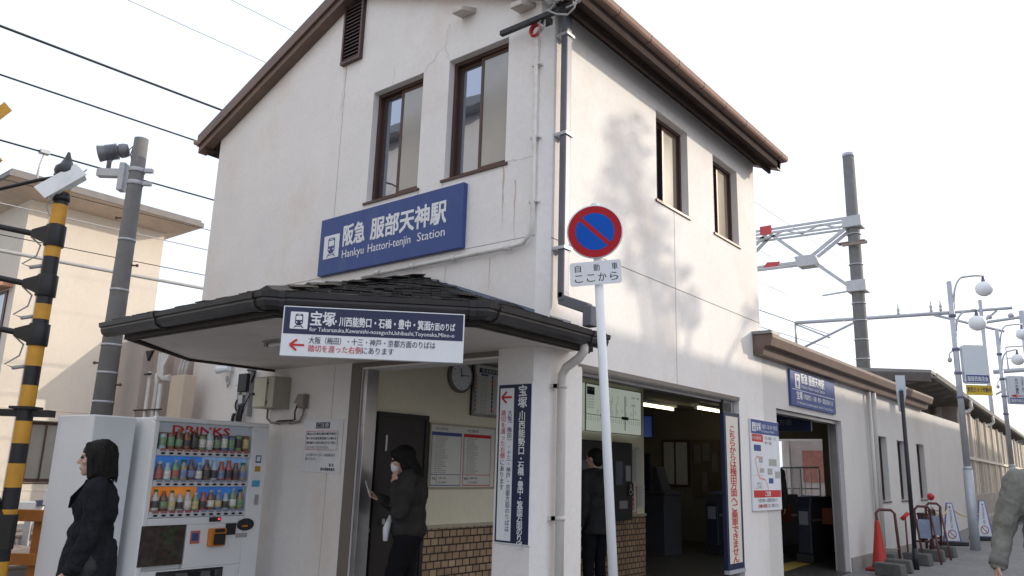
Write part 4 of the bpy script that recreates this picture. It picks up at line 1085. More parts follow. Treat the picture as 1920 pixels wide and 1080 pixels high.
m.tube([(.05 + .05 * math.cos(a), -.04, .07 + .06 * math.sin(a)) for a in [k * .5 for k in range(13)]], .007, 6)
m.tube([(.12, -.06, .1), (.2, -.07, .02), (.26, -.07, .12), (.3, -.06, .18)], .006, 6); m.tube([(.28, -.05, .3), (.33, -.05, .41), (.2, -.06, .43)], .012, 6)
m.build('cable', M_cable, t)
t = thing('wall_outlet', 'small weatherproof wall outlet with a cable running to the meter box', 'outlet', (-2.94, 0, 1.99))
m = MB(); m.box(.02, .13, -.06, -.003, 0, .135); m.build('back_box', mat('outlet_taupe', (.20, .17, .15), .5), t, bev=.006)
m = MB(); m.prism([(-.02, -.07, .05), (.125, -.07, .02), (.125, -.07, .13), (.03, -.07, .13)], (0, .03, 0)); m.build('cover', mat('outlet_cover', (.24, .21, .18), .5), t, bev=.004)
m = MB(); m.tube([(.03, -.06, .03), (.0, -.06, -.04), (.0, -.05, -.11), (-.06, -.04, -.115), (-.3, -.04, -.12)], .008, 6); m.build('plug_lead', M_cable, t)
m = MB(); m.tube([(.10, -.03, .0), (.095, -.03, -.06), (.05, -.03, -.125), (-.02, -.03, -.135), (-.42, -.03, -.135), (-.5, -.03, -.09), (-.5, -.03, .0)], .011, 8)
for x in (-.12, -.33): m.box(x, x + .02, -.045, 0, -.15, -.12)
m.build('conduit', mat('outlet_cover', ()), t)
t = thing('wall_sensor', 'small pale lamp bracket with a dangling cable on the gable wall', 'lamp bracket', (-4.24, 0, 2.44))
m = MB(); m.box(.0, .05, -.05, -.003, -.02, .05); m.cyl((.02, -.05, .01), (-.1, -.12, -.01), .03, .045, n=12); m.build('lamp_head', M_white, t, bev=.004)
m = MB(); m.tube([(.04, -.02, .1), (.05, -.03, 0), (.03, -.03, -.16), (.0, -.03, -.19), (-.02, -.03, -.14)], .008, 6); m.ell((-.02, -.03, -.1), (.018, .018, .035)); m.build('cable', M_greycable, t)

# service pier with conduits
t = thing('service_pier', 'beige rendered service pier beyond the vending machine', 'pier', (-6.0, -.3, 0))
m = MB(); m.box(-.3, .3, 0, .5, 0, 2.86); m.build('pier', mat('pier_beige', (.52, .45, .39), .85, var=.08, scale=2, bump=.2, stain=(.33, .28, .24), stain_amt=.5, stain_scale=(2, 2, .5)), t, bev=.01)
t = thing('conduit_panel', 'pale panel carrying bundled white conduits right of the beige pier', 'panel', (-5.58, -.3, 0))
m = MB(); m.box(-.11, .42, .12, .4, 0, 2.78); m.build('panel', mat('panel_pink', (.44, .36, .31), .8, var=.1, stain=(.28, .18, .14), stain_amt=.6, stain_scale=(3, 3, .6)), t)
m = MB()
for x in (.13,): m.tube([(x, -.0, .1), (x, .0, 2.45)], .026, 10)
m.tube([(.30, -.0, .1), (.32, 0, 2.30), (.30, 0, 2.42)], .03, 10); m.tube([(.42, -.0, .1), (.41, 0, 2.3)], .026, 10)
for k in range(4): m.tube([(.30 + .03 * k, .02 * k, 2.66), (.29 + .035 * k, 0, 2.50), (.34 + .03 * k, -.01, 2.40 - .01 * k), (.45, -.01, 2.345 + .008 * k), (.60, -.01, 2.335 + .015 * k)], .017, 8)
m.build('conduit', mat('conduit_grey', (.55, .53, .50), .45, var=.08), t)
m = MB(); m.tube([(.05, -.03, 2.42), (.2, -.03, 2.42)], .012, 6); m.prism([(-.02, -.02, 2.70), (.14, -.02, 2.70), (.05, -.02, 2.58)], (0, .03, 0)); m.box(-.12, .5, -.03, 0, 2.0, 2.015); m.build('bracket', M_black, t)
t = thing('cable_box', 'flat beige cable duct box with three white conduits entering its top', 'cable box', (-4.82, -.3, 0))
m = MB(); m.box(-.15, .15, 0, .14, 1.2, 2.38); m.build('casing', mat('duct_beige', (.58, .47, .36), .6, var=.06), t, bev=.006)
m = MB()
for k in range(3): m.tube([(-.08 + .07 * k, .05, 2.36), (-.07 + .07 * k, .05, 2.47), (-.02 + .075 * k, .05, 2.58), (.06 + .08 * k, .08, 2.66)], .017, 8)
m.build('conduit', mat('conduit_grey', ()), t)
t = thing('gap_panel', 'narrow dark brown panel in the gap between the cable box and the gable corner', 'door', (-5.3, .3, 0))  # dark brown panel with a pane, set into the gap
m = MB(); m.box(-.1, .26, .12, .2, 0, 2.7); m.build('panel', mat('panel_brown', (.10, .06, .05), .6, var=.2), t)
m = MB(); m.box(.02, .22, .10, .119, 1.2, 2.5); m.build('pane', glass_mat('pane_olive', (.10, .10, .07), .15), t)

# concrete pole with floodlight
t = thing('concrete_pole', 'grey concrete utility pole with a floodlight bracket behind the canopy', 'pole', (-5.97, -.56, 0))
m = MB(); m.cyl((0, 0, 0), (0, 0, 5.40), .136, .084, 24); m.build('pole', M_conc, t)
m = MB()
for z in (4.05, 3.42, 2.75, 2.42, 2.08): m.cyl((0, 0, z), (0, 0, z + .028), .136 - .0097 * z + .006, n=24)
m.build('steel_band', M_galv, t)
m = MB()
for z in (4.78, 4.95):
    m.cyl((0, 0, z), (0, 0, z + .05), .099, n=24); m.obox(Frame((0, 0, z), _r.cross(Z).cross(Z) * -1 if False else Vector((.775, .63, 0)), Z), .10, .20, .0, .05, -.03, .03)
D_ = Vector((.775, .63, 0))
m.obox(Frame((0, 0, 4.70), D_, Z), -.20, -.13, 0, .36, -.06, .06); m.obox(Frame((0, 0, 4.88), D_, Z), -.48, -.19, 0, .10, -.05, .05)
m.build('bracket', M_galv, t, bev=.004)
m = MB()
for z, s_ in ((3.75, 1), (3.1, 1), (2.55, -1), (2.3, 1), (4.35, -1)): m.cyl(D_ * .1 * s_ + Z * z, D_ * .17 * s_ + Z * z, .012, n=8); m.ell(D_ * .17 * s_ + Z * z, (.02,) * 3, 8, 6)
m.build('step_bolt', mat('bolt_rust', (.16, .09, .06), .7), t)
t = thing('floodlight', 'dark grey finned floodlight on a bracket at the top of the concrete pole', 'floodlight', (-6.25, -.79, 4.99))
ax = (D_ * -.93 + Z * -.28 + Vector((.63, -.775, 0)) * .25).normalized()
m = MB(); c0 = Vector((.05, .04, .23)); M_fl = mat('flood_grey', (.20, .205, .22), .45, metal=.4, var=.15)
m.lathe([(0, -.16), (.075, -.15), (.09, -.10), (.09, -.05), (.07, -.03), (.07, .0), (.085, .02), (.10, .17), (.105, .20), (.09, .20), (.085, .17), (0, .165)], c0, ax, 20)
for k in range(8): m.lathe([(.07, -.025 + k * .018), (.103, -.022 + k * .018), (.103, -.015 + k * .018), (.07, -.012 + k * .018)], c0, ax, 20)
m.build('lamp_head', M_fl, t)
m = MB(); m.tube([(0, 0, -.02), (0, 0, .10), (.03, .02, .16)], .03, 8); m.cyl((-.05, -.02, .16), (.12, .06, .16), .02); m.build('yoke', M_fl, t)
m = MB(); m.tube([c0 - ax * .15, c0 - ax * .2 + Z * .05, (.2, .16, .2), (.23, .19, .02)], .007, 6); m.build('cable', M_cable, t)

# level crossing signal mast, left foreground
t = thing('crossing_signal', 'black and yellow banded level crossing mast with black lamp arms', 'crossing signal', (-4.11, -2.01, 0))
M_yel = mat('crossing_yellow', (.60, .30, .03), .45, var=.15, scale=5, stain=(.25, .13, .04), stain_amt=.5, stain_scale=(8, 8, 3))
M_blk = mat('crossing_black', (.016, .016, .018), .4, var=.3, scale=8)
m = MB()
zs = [(0, .35, 0), (.35, .60, 1), (.60, .85, 0), (.85, 1.02, 1), (1.02, 1.20, 0), (1.20, 1.40, 1), (1.40, 1.57, 0), (1.57, 1.76, 1), (1.76, 1.88, 0), (1.88, 2.07, 1), (2.07, 2.24, 0), (2.24, 2.42, 1), (2.42, 2.66, 0), (2.66, 2.80, 1), (2.80, 2.95, 0), (2.95, 3.0, 1), (3.0, 3.24, 0), (3.24, 3.38, 1), (3.38, 3.55, 0), (3.55, 3.74, 1), (3.74, 3.86, 0), (3.86, 4.0, 1)]
for a, b_, k in zs: m.cyl((0, 0, a), (0, 0, b_), .066, n=20, mi=k, cap=False)
m.build('mast', [M_blk, M_yel], t)
m = MB(); m.lathe([(.0, 4.27), (.012, 4.265), (.03, 4.20), (.06, 4.14), (.092, 4.11), (.10, 4.07), (.09, 4.04), (.066, 4.02), (.075, 4.0), (.075, 3.94), (.0, 3.94)], n=24); m.build('bell', mat('bell_grey', (.04, .04, .045), .35), t)
aD = Vector((-.775, -.63, 0))
for z in (3.45, 2.98, 2.53):
    m = MB(); m.cyl((0, 0, z - .11), (0, 0, z + .09), .085, n=20); m.prism([aD * .03 + Z * (z - .10) + Vector((.05, -.06, 0)), aD * .20 + Z * (z - .03) + Vector((.03, -.035, 0)), aD * .20 + Z * (z + .04) + Vector((.03, -.035, 0)), aD * .03 + Z * (z + .08) + Vector((.05, -.06, 0))], Vector((-.1, .12, 0)) * .9)
    m.cyl(aD * .15 + Z * z, aD * 1.05 + Z * (z + .16), .027, n=12); arm = m.build('lamp_arm', M_blk, t, bev=.006)
    m = MB(); p = aD * 1.05 + Z * (z + .16); m.lathe([(0, -.1), (.11, -.1), (.12, 0), (.12, .1), (.10, .1), (.0, .02)], p, (.63, -.775, 0), 16); m.build('signal_lamp', M_blk, arm)
    m = MB(); m.tube([aD * .22 + Z * (z - .02), aD * .12 + Z * (z - .10), aD * .14 + Z * (z - .2), aD * .26 + Z * (z - .28), aD * .16 + Z * (z - .31), aD * .07 + Z * (z - .29)], .008, 6); m.tube([aD * .18 + Z * (z - .31), aD * .06 + Z * (z - .29)], .018, 8); m.build('cable', M_greycable, arm)
m = MB(); m.obox(Frame((0, 0, 1.80), D_, Z), -1.0, .21, 0, .06, -.10, .02); m.obox(Frame((0, 0, 1.86), D_, Z), -.10, .10, 0, .025, -.09, .09); m.build('cross_board', M_blk, t, bev=.004)
m = MB(); m.tube([Z * 4.03, aD * .25 + Z * 3.98, aD * .7 + Z * 3.85], .018, 8); m.cyl(aD * .04 + Z * 4.03, aD * .09 + Z * 4.02, .035, n=12); m.build('bell_arm', M_blk, t)
m = MB(); m.prism([aD * .0 + Z * .98, aD * .3 + Z * 1.42, aD * .42 + Z * 1.38, aD * .14 + Z * .70, D_ * .09 + Z * .70, D_ * .09 + Z * .98], (.05, -.06, 0)); m.build('barrier_bracket', M_blk, t)
m = MB(); p = aD * .95 + Z * 4.42
for s_ in (1, -1):
    d = (aD * 1 + Z * s_).normalized(); n = d.cross(Vector((.63, -.775, 0)))
    m.prism([p - d * .42 - n * .06, p + d * .42 - n * .06, p + d * .42 + n * .06, p - d * .42 + n * .06], Vector((.63, -.775, 0)) * (.012 + .004 * s_))
m.build('crossbuck', mat('crossbuck_yellow', (.62, .33, .05), .5), t)
t = thing('security_camera', 'white box security camera mounted on top of the black and yellow mast', 'camera', (-4.10, -2.02, 3.84))
cd = (aD * .62 + Z * -.70 + Vector((.63, -.775, 0)) * .35).normalized(); cu = Vector((.63, -.775, 0)); cu = (cu - cd * cu.dot(cd)).normalized()
Fc = Frame((.03, .0, .10), cd, cu)
m = MB(); m.obox(Fc, -.18, .19, -.03, .06, -.065, .065); m.obox(Fc, -.19, .23, .062, .074, -.08, .08); m.build('housing', M_white, t, bev=.012)
m = MB(); m.cyl(Fc.pt(.191, .01, 0), Fc.pt(.20, .01, 0), .04, n=14); m.build('lens', M_black, t)
m = MB(); m.cyl((0, 0, -.06), (0, 0, -.02), .08, n=18); m.tube([(0, 0, -.03), (.03, 0, .04), (.03, 0, .1)], .022, 8); m.build('mount', M_black, t)
m = MB(); m.tube([Fc.pt(-.18, 0, 0), Fc.pt(-.25, -.02, .03), Z * .02 + aD * .06, aD * .12 + Z * -.12, aD * .08 + Z * -.2, Z * -.22 + aD * .06], .006, 6); m.build('cable', M_greycable, t)
# orange barrier fence
t = thing('crossing_fence', 'orange painted barrier fence in front of the railway ballast', 'fence', (-4.5, -1.92, 0))
M_or = mat('barrier_orange', (.46, .17, .035), .55, var=.15, scale=6, bump=.1, stain=(.30, .12, .04), stain_amt=.6, stain_scale=(7, 7, 7))
Ff = Frame((0, 0, 0), D_, Z)
for z in (.90, .53, .15):
    m = MB(); m.obox(Ff, -1.5, .52, z, z + .10, -.03, .03); m.build('rail', M_or, t, bev=.006)
for u in (.27, -.55, -1.4):
    m = MB(); m.obox(Ff, u, u + .19, 0, .965, -.075, -.032); m.build('post', M_or, t, bev=.006)
m = MB(); m.obox(Ff, .46, .53, .0, .985, -.02, .045); m.build('end_post', mat('post_grey', (.35, .33, .36), .5), t)
for k, (x, y, z, w_, h_) in enumerate(((-10.55, .55, .56, .28, .16), (-10.25, .8, .68, .30, .24), (-10.5, .9, .28, .5, .22))):
    t = thing('relay_box', ('small white lineside box behind the orange fence, left of two', 'larger white lineside box behind the orange fence', 'low white lineside box under the other two')[k], 'lineside box', (x, y, 0), R(39), 'lineside equipment boxes')
    m = MB(); m.box(-w_ / 2, w_ / 2, -.12, .12, z, z + h_); m.build('casing', M_white, t, bev=.012)
    m = MB(); m.box(-.05, .05, -.03, .03, 0, z); m.build('leg', M_galv, t)
    m = MB(); m.box(w_ / 2 - .02, w_ / 2 + .03, -.1, .1, z + h_ * .6, z + h_ + .03); m.build('hinge', mat('hinge_blue', (.10, .12, .2), .4), t)

# cream house across the tracks
t = thing('cream_house', 'cream rendered flat roofed house with deep eaves across the tracks', 'building', (-15, 2.7, 0))
M_cream = mat('house_cream', (.65, .59, .51), .85, var=.05, scale=1.2, bump=.2, stain=(.58, .47, .36), stain_amt=.5, stain_scale=(.9, .9, .5), fine=.03)
m = MB(); wall(m, 'x', -.2, 0, -1.5, 1.55, 0, 6.95, [(-.75, -.05, .87, 2.14)]); m.box(-7, -.2, -1.5, -1.3, 0, 6.95); m.box(-7, -.2, 1.35, 1.55, 0, 6.95); m.box(-7, -6.8, -1.3, 1.35, 0, 6.95); m.build('wall', M_cream, t)
m = MB(); m.box(-7.8, .85, -2.25, 2.1, 7.06, 7.17); m.box(-7.75, .8, -2.2, 2.05, 7.175, 7.235)
m.build('roof', mat('house_roof', (.20, .185, .18), .6, var=.15), t, bev=.01)
m = MB(); m.prism([(.0, -1.5, 6.91), (.83, -2.2, 7.06), (.83, 2.08, 7.06), (.0, 1.55, 6.91)], (0, 0, .01)); m.prism([(0, -1.5, 6.91), (-7, -1.5, 6.91), (-7, -2.2, 7.06), (.83, -2.2, 7.06)], (0, 0, .012)); m.prism([(0, 1.55, 6.91), (.83, 2.08, 7.06), (-7, 2.08, 7.06), (-7, 1.55, 6.91)], (0, 0, .014))
m.build('eave_soffit', mat('house_soffit', (.62, .50, .40), .8, var=.15, scale=3, stain=(.3, .18, .12), stain_amt=.7, stain_scale=(1.5, 1.5, 1.5)), t)
wn = window(Frame((0, -.75, .87), Y, Z), .70, 1.27, .06, .35, glass_mat('window_greyg', (.28, .27, .25), .12, .05), MATS['window_greyg'], t)
m = MB(); m.box(0, .06, -.85, .05, 2.16, 2.34); m.box(0, .012, -1.5, 1.55, 2.38, 2.40); m.box(0, .012, -1.5, 1.55, .70, .72); m.build('string_course', mat('house_trim', (.66, .60, .52), .7), t)
m = MB(); m.box(-1.6, -.15, -1.75, -1.503, 4.95, 5.12); m.build('awning', mat('awning_orange', (.5, .25, .16), .6), t)
m = MB(); m.box(-1.5, -.35, -1.53, -1.503, 3.3, 4.9); m.build('window', M_frame, t); m = MB(); m.box(-1.42, -.95, -1.54, -1.531, 3.38, 4.82); m.box(-.9, -.43, -1.54, -1.531, 3.38, 4.82); m.build('pane', glass_mat('house_pane', (.35, .36, .36), .3), t)
m = MB(); m.tube([(.03, -.98, 0), (.03, -.98, 6.6)], .04, 8); m.build('drainpipe', M_cream_pipe, t)
m = MB(); m.tube([(.4, -1.0, 7.2), (.4, -1.0, 8.0)], .02, 6); m.box(.36, .44, -1.04, -.96, 7.95, 8.0); m.build('vent_stack', M_white, t)
t = thing('shade_hut', 'added pitched roof hut shaped to shade the cream house wall, mostly behind the canopy', 'hut', (-13.6, 6.0, 0))  # added hut, roof pitched to cast the slanting shade on the cream wall
m = MB(); m.prism([(-1.4, -1.3, 0), (.45, -1.3, 0), (.45, -1.3, 3.8), (-.5, -1.3, 4.55), (-1.4, -1.3, 3.8)], (0, 3, 0)); m.build('wall', mat('hut_wall', (.45, .42, .38), .8), t)
m = MB(); m.prism([(-.5, -1.44, 4.75), (.55, -1.44, 3.83), (.55, -1.44, 3.75), (-.5, -1.44, 4.6)], (0, 3.3, 0)); m.prism([(-.5, -1.44, 4.75), (-1.5, -1.44, 3.83), (-1.5, -1.44, 3.75), (-.5, -1.44, 4.6)], (0, 3.3, 0)); m.build('roof', M_roof, t)
# small far houses in the gap
for k, (x, y, w_, h_, lb) in enumerate(((-30, 18, 5, 9.6, 'pale far house with a roof aerial seen in the gap beside the cream house'), (-40, 27, 7, 12.3, 'grey far house behind the pale one in the gap'))):
    t = thing('far_house', lb, 'building', (x, y, 0))
    m = MB(); m.box(-w_ / 2, w_ / 2, 0, 6, 0, h_); m.build('wall', mat('far_wall_%d' % k, ((.55, .58, .62), (.45, .5, .56))[k], .8), t)
    m = MB(); m.prism([(-w_ / 2 - .3, -.3, h_), (w_ / 2 + .3, -.3, h_), (0, -.3, h_ + 1.0)], (0, 6.6, 0)); m.build('roof', mat('far_roof', (.35, .38, .43), .7), t)
    m = MB(); m.tube([(1, 1, h_), (1, 1, h_ + 2.6)], .04, 6)
    for q in range(4): m.tube([(.4, 1, h_ + 1.9 + q * .2), (1.6, 1, h_ + 1.9 + q * .2)], .025, 5)
    m.build('aerial', M_galv, t)
    m = MB()
    for q in range(3): m.box(-w_ / 2 + .5 + q * 1.6, -w_ / 2 + 1.4 + q * 1.6, -.02, 0, h_ - 2.2, h_ - 1.0)
    m.build('window', mat('far_window', (.15, .17, .2), .3), t)

# ================================================================ NO PARKING SIGN (foreground)
t = thing('parking_sign', 'round blue and red no parking sign on a leaning white pole', 'road sign', (.77, -.14, 0))
top = Vector((-.13, -.11, 3.33))
m = MB(); m.cyl((0, 0, 0), top, .0305, n=20); m.ell(top, (.0305, .0305, .012)); m.build('pole', M_white, t)
sn = Vector((.50, -.866, 0)).normalized(); su = Vector((.866, .50, 0)).normalized()
ang = R(3.0)
sv = (Z * math.cos(ang) - su * math.sin(ang)).normalized(); su2 = sv.cross(sn).normalized()
pc = Vector((-.13, -.11, 3.12)) + sn * .036
Fs = Frame(pc, su2, sv)
DR = .197
m = MB(); m.lathe([(0, -.004), (DR, -.004), (DR, .0), (0, .0)], pc, Fs.w, 48, 0)
disc(m, Fs, 0, 0, DR * .955, .0008, 1, 48); disc(m, Fs, 0, 0, DR * .69, .0016, 2, 48)
q = DR * .70; line(m, Fs, (-q * .71, q * .71), (q * .71, -q * .71), DR * .155, .0024, 1)
m.build('disc', [M_signw, mat('disc_red', (.40, .015, .022), .5, var=.08, spec=.15), mat('disc_blue', (.006, .085, .44), .5, var=.08, spec=.12)], t)
Fp = Frame(Vector((-.125, -.105, 2.82)) + sn * .038, (su2 + sv * .03).normalized(), (sv - su2 * .0).normalized())
m = MB(); PW, PH = .178, .084
pts = []
for cx, cy, a0 in ((PW - .02, -PH + .02, -90), (PW - .02, PH - .02, 0), (-PW + .02, PH - .02, 90), (-PW + .02, -PH + .02, 180)):
    for k in range(6): a = R(a0 + 18 * k); pts.append(Fp.pt(cx + .02 * math.cos(a), cy + .02 * math.sin(a), -.003))
m.prism(pts, Fp.w * .004); m.build('plate', M_signw, t)
m = MB()
for ch, u in zip('自動車', (-.142, -.012, .112)): m.text(ch, Fp, u, .018, .040, w=.042, lift=.002, bold=.006)
for ch, u in zip('ここから', (-.145, -.062, .018, .098)): m.text(ch, Fp, u, -.058, .052, w=.056, lift=.002, bold=.006)
m.build('lettering', M_black, t)
m = MB()
for z in (3.02, 3.2, 2.85): c = top * (z / 3.33); m.cyl(c - Z * .012, c + Z * .012, .034, n=16); m.obox(Frame(c, su2, Z), -.012, .012, -.012, .012, .02, .033)
m.build('clamp', M_galv, t)
# ================================================================ RIGHT SIDE OF THE STREET
M_umb = mat('frame_maroon', (.11, .04, .035), .5, var=.3, scale=9)
M_blkc = mat('kerb_block', (.11, .11, .10), .9, var=.3, scale=6, bump=.5, bscale=50, stain=(.05, .055, .045), stain_amt=.7, stain_scale=(6, 6, 6), fine=.1)
# kerb blocks along the wall
blk = None
for k, (x, y, rz_) in enumerate(((.52, 7.50, -8), (.50, 8.02, 5), (.22, 8.75, 0), (.55, 9.05, -6), (.60, 9.75, 3), (.64, 10.45, -4))):
    lb = ('concrete kerb block nearest the camera, in front of the red cone', 'concrete kerb block beside the foot of the black signpost', 'concrete kerb block against the wall under the first narrow window', 'concrete kerb block just beyond the black signpost', 'concrete kerb block under the first folding barrier', 'farthest concrete kerb block, by the second folding barrier')[k]
    if blk is None:
        m = MB(); m.prism([(-.11, -.19, 0), (.11, -.19, 0), (.09, -.17, .17), (-.11, -.17, .17)], (0, .37, 0)); o = m.build('kerb_block', M_blkc, bev=.015); blk = o
    else:
        o = blk.copy(); COL.objects.link(o)
    o.location = (x, y, gz(y)); o.rotation_euler = (0, 0, R(rz_ + 90 if k in (0, 1, 3, 4, 5) else rz_)); tag(o, lb, 'kerb block', 'concrete kerb blocks along the wall')
# cone
t = thing('traffic_cone', 'red traffic cone standing against the wall inside a maroon pipe frame', 'traffic cone', (.27, 7.95, gz(7.95)))
m = MB(); m.lathe([(.115, .04), (.105, .06), (.035, .66), (.028, .70), (0, .70)], n=24); m.build('cone', mat('cone_red', (.42, .028, .018), .5, var=.12), t)
m = MB(); m.box(-.17, .17, -.17, .17, 0, .04); m.build('base', mat('cone_base', (.30, .025, .02), .6, var=.15), t, bev=.012)
def pipe_frame(name, label, x, y, rz_, w_, h_, dx, extra=False):
    t = thing(name, label, 'barrier', (x, y, gz(y)), R(rz_), 'maroon pipe barriers by the wall')
    pts = [(-w_ / 2, dx, .0), (-w_ / 2, 0, h_ - .05), (-w_ / 2 + .05, 0, h_), (w_ / 2 - .05, 0, h_), (w_ / 2, 0, h_ - .05), (w_ / 2, dx, 0)]
    m = MB(); m.tube(pts, .021, 10); m.build('pipe_frame', M_umb, t)
    m = MB(); m.tube([(-w_ / 2, dx * .6, h_ * .35), (w_ / 2, dx * .6, h_ * .35)], .016, 8); m.build('cross_bar', mat('bar_grey', (.35, .33, .32), .5) if not extra else M_umb, t)
    if extra:
        m = MB(); m.tube([(-w_ / 2, -.35, 0), (-w_ / 2, 0, h_ - .12), (w_ / 2, 0, h_ - .12), (w_ / 2, -.35, 0)], .017, 8); m.build('rear_frame', M_umb, t)
        m = MB(); m.box(-w_ / 2 + .03, w_ / 2 - .03, -.02, .02, .35, h_ - .2); m.build('blue_board', mat('faded_blue', (.22, .27, .36), .6, var=.3), t)
        m = MB(); m.tube([(-.05, .03, h_ - .1), (-.03, .05, h_ - .3), (.02, .04, h_ - .5), (-.04, .05, h_ - .55), (.03, .05, h_ - .3), (.0, .03, h_ - .1)], .03, 8); m.build('hanging_rag', mat('rag_dark', (.05, .045, .04), .9), t)
pipe_frame('pipe_barrier', 'plain maroon pipe barrier frame around the red cone', .33, 8.20, 35, .27, .84, -.10)
pipe_frame('pipe_barrier', 'folding maroon barrier with a dark rag just right of the black signpost', .56, 9.55, 25, .24, .84, .2, True)
pipe_frame('pipe_barrier', 'folding maroon barrier with blue board, farther of the two beyond the signpost', .58, 10.25, 25, .22, .86, .2, True)
t = thing('warning_lamp', 'round red lamp on a short stick behind the farther folding barrier', 'warning lamp', (.50, 10.45, gz(10.4)))
m = MB(); m.tube([(0, 0, 0), (.02, 0, .92)], .012, 8); m.build('stick', M_galv, t)
m = MB(); m.ell((.02, 0, .96), (.06, .06, .06)); m.build('lamp', mat('lamp_red', (.5, .02, .025), .3), t)
t = thing('red_reflector', 'small red reflector tag left of the black signpost', 'reflector', (.42, 9.0, gz(9)))
m = MB(); m.tube([(0, 0, 0), (-.0, 0, .68)], .014, 8); m.build('stick', M_umb, t)
m = MB(); m.cyl((-.05, -.03, .66), (.04, .03, .76), .03, n=12); m.build('tag', mat('lamp_red', ()), t)
# black signpost
t = thing('black_signpost', 'black leaning post with a pale shield shaped board by the annex wall', 'signpost', (.64, 8.44, gz(8.44)))
m = MB(); m.cyl((0, 0, 0), (.0, 0, 2.62), .032, .03, 16); m.cyl((0, 0, 0), (0, 0, .3), .045, .04, 16); m.build('post', mat('post_black', (.022, .02, .024), .45, var=.3), t)
m = MB(); Fq = Frame((0, 0, 0), (.86, .5, 0), Z); m.prism([Fq.pt(a, b, -.035) for a, b in ((-.05, 2.30), (.0, 2.30), (.075, 2.56), (.075, 2.86), (-.065, 2.86), (-.065, 2.56))], Fq.w * .006); m.build('board', mat('board_pale', (.52, .56, .60), .4, var=.06), t)
m = MB(); disc(m, Frame(Fq.pt(.005, 2.62, -.028), Fq.u, Fq.v), 0, 0, .035, .0, 0, 16); m.build('mark', mat('mark_sky', (.2, .4, .6), .5), t)
# no parking stands
def stand(x, y, rz_, label):
    t = thing('parking_stand', label, 'stand', (x, y, gz(y)), R(rz_), 'white no parking stands')
    m = MB(); m.box(-.24, .24, -.15, .15, 0, .07); m.build('base', M_black, t, bev=.012)
    Fq = Frame((0, -.03, .07), X, Z); d = Vector((0, .03, 0))
    m = MB(); m.prism([Fq.pt(a, b) for a, b in ((-.165, 0), (.165, 0), (.055, .70), (-.055, .70))], d); m.build('edge', mat('stand_blue', (.13, .14, .42), .5), t)
    m = MB(); m.prism([Fq.pt(a, b, .001) for a, b in ((-.145, .01), (.135, .01), (.04, .685), (-.045, .685))], d * -.08)
    m.build('face', M_signw, t)
    m = MB(); Fq2 = Frame((0, -.0345, .07), X, Z)
    n_ = 24
    for k in range(n_):
        a, b = 2 * math.pi * k / n_, 2 * math.pi * (k + 1) / n_; line(m, Fq2, (.075 * math.cos(a), .13 + .075 * math.sin(a)), (.075 * math.cos(b), .13 + .075 * math.sin(b)), .016, .0005, 0)
    line(m, Fq2, (-.05, .18), (.05, .08), .016, .0012, 0)
    F3 = Frame(Fq2.pt(-.03, .24, 0), Z, -X); m.text('NO PARKING', F3, 0, -.055, .045, w=.34, mi=1, lift=.0005, bold=.004)
    m.prism([Fq2.pt(a, b, .0004) for a, b in ((-.02, .60), (.02, .61), (-.005, .65))], Vector((0, -.0005, 0)), 1)
    m.build('lettering', [mat('ring_maroon', (.30, .06, .12), .5), M_blue], t)
stand(.42, 12.45, 38, 'white no parking stand on black base, nearer the camera')
stand(.74, 13.95, 38, 'white no parking stand on black base, half behind the lamp post')
t = thing('plastic_chain', 'sagging yellow plastic chain strung between the no parking stands', 'chain', (.42, 11.4, 0))
m = MB()
for (A, B, sag) in ((Vector((.12, -1.0, 1.02)), Vector((.0, 1.0, 1.0)), .16), (Vector((0.02, 1.06, .98)), Vector((.28, 2.5, .85)), .12)):
    m.tube([A.lerp(B, i / 12) - Z * sag * 4 * (i / 12) * (1 - i / 12) for i in range(13)], .011, 6)
m.build('chain', mat('chain_yellow', (.55, .38, .10), .5), t)

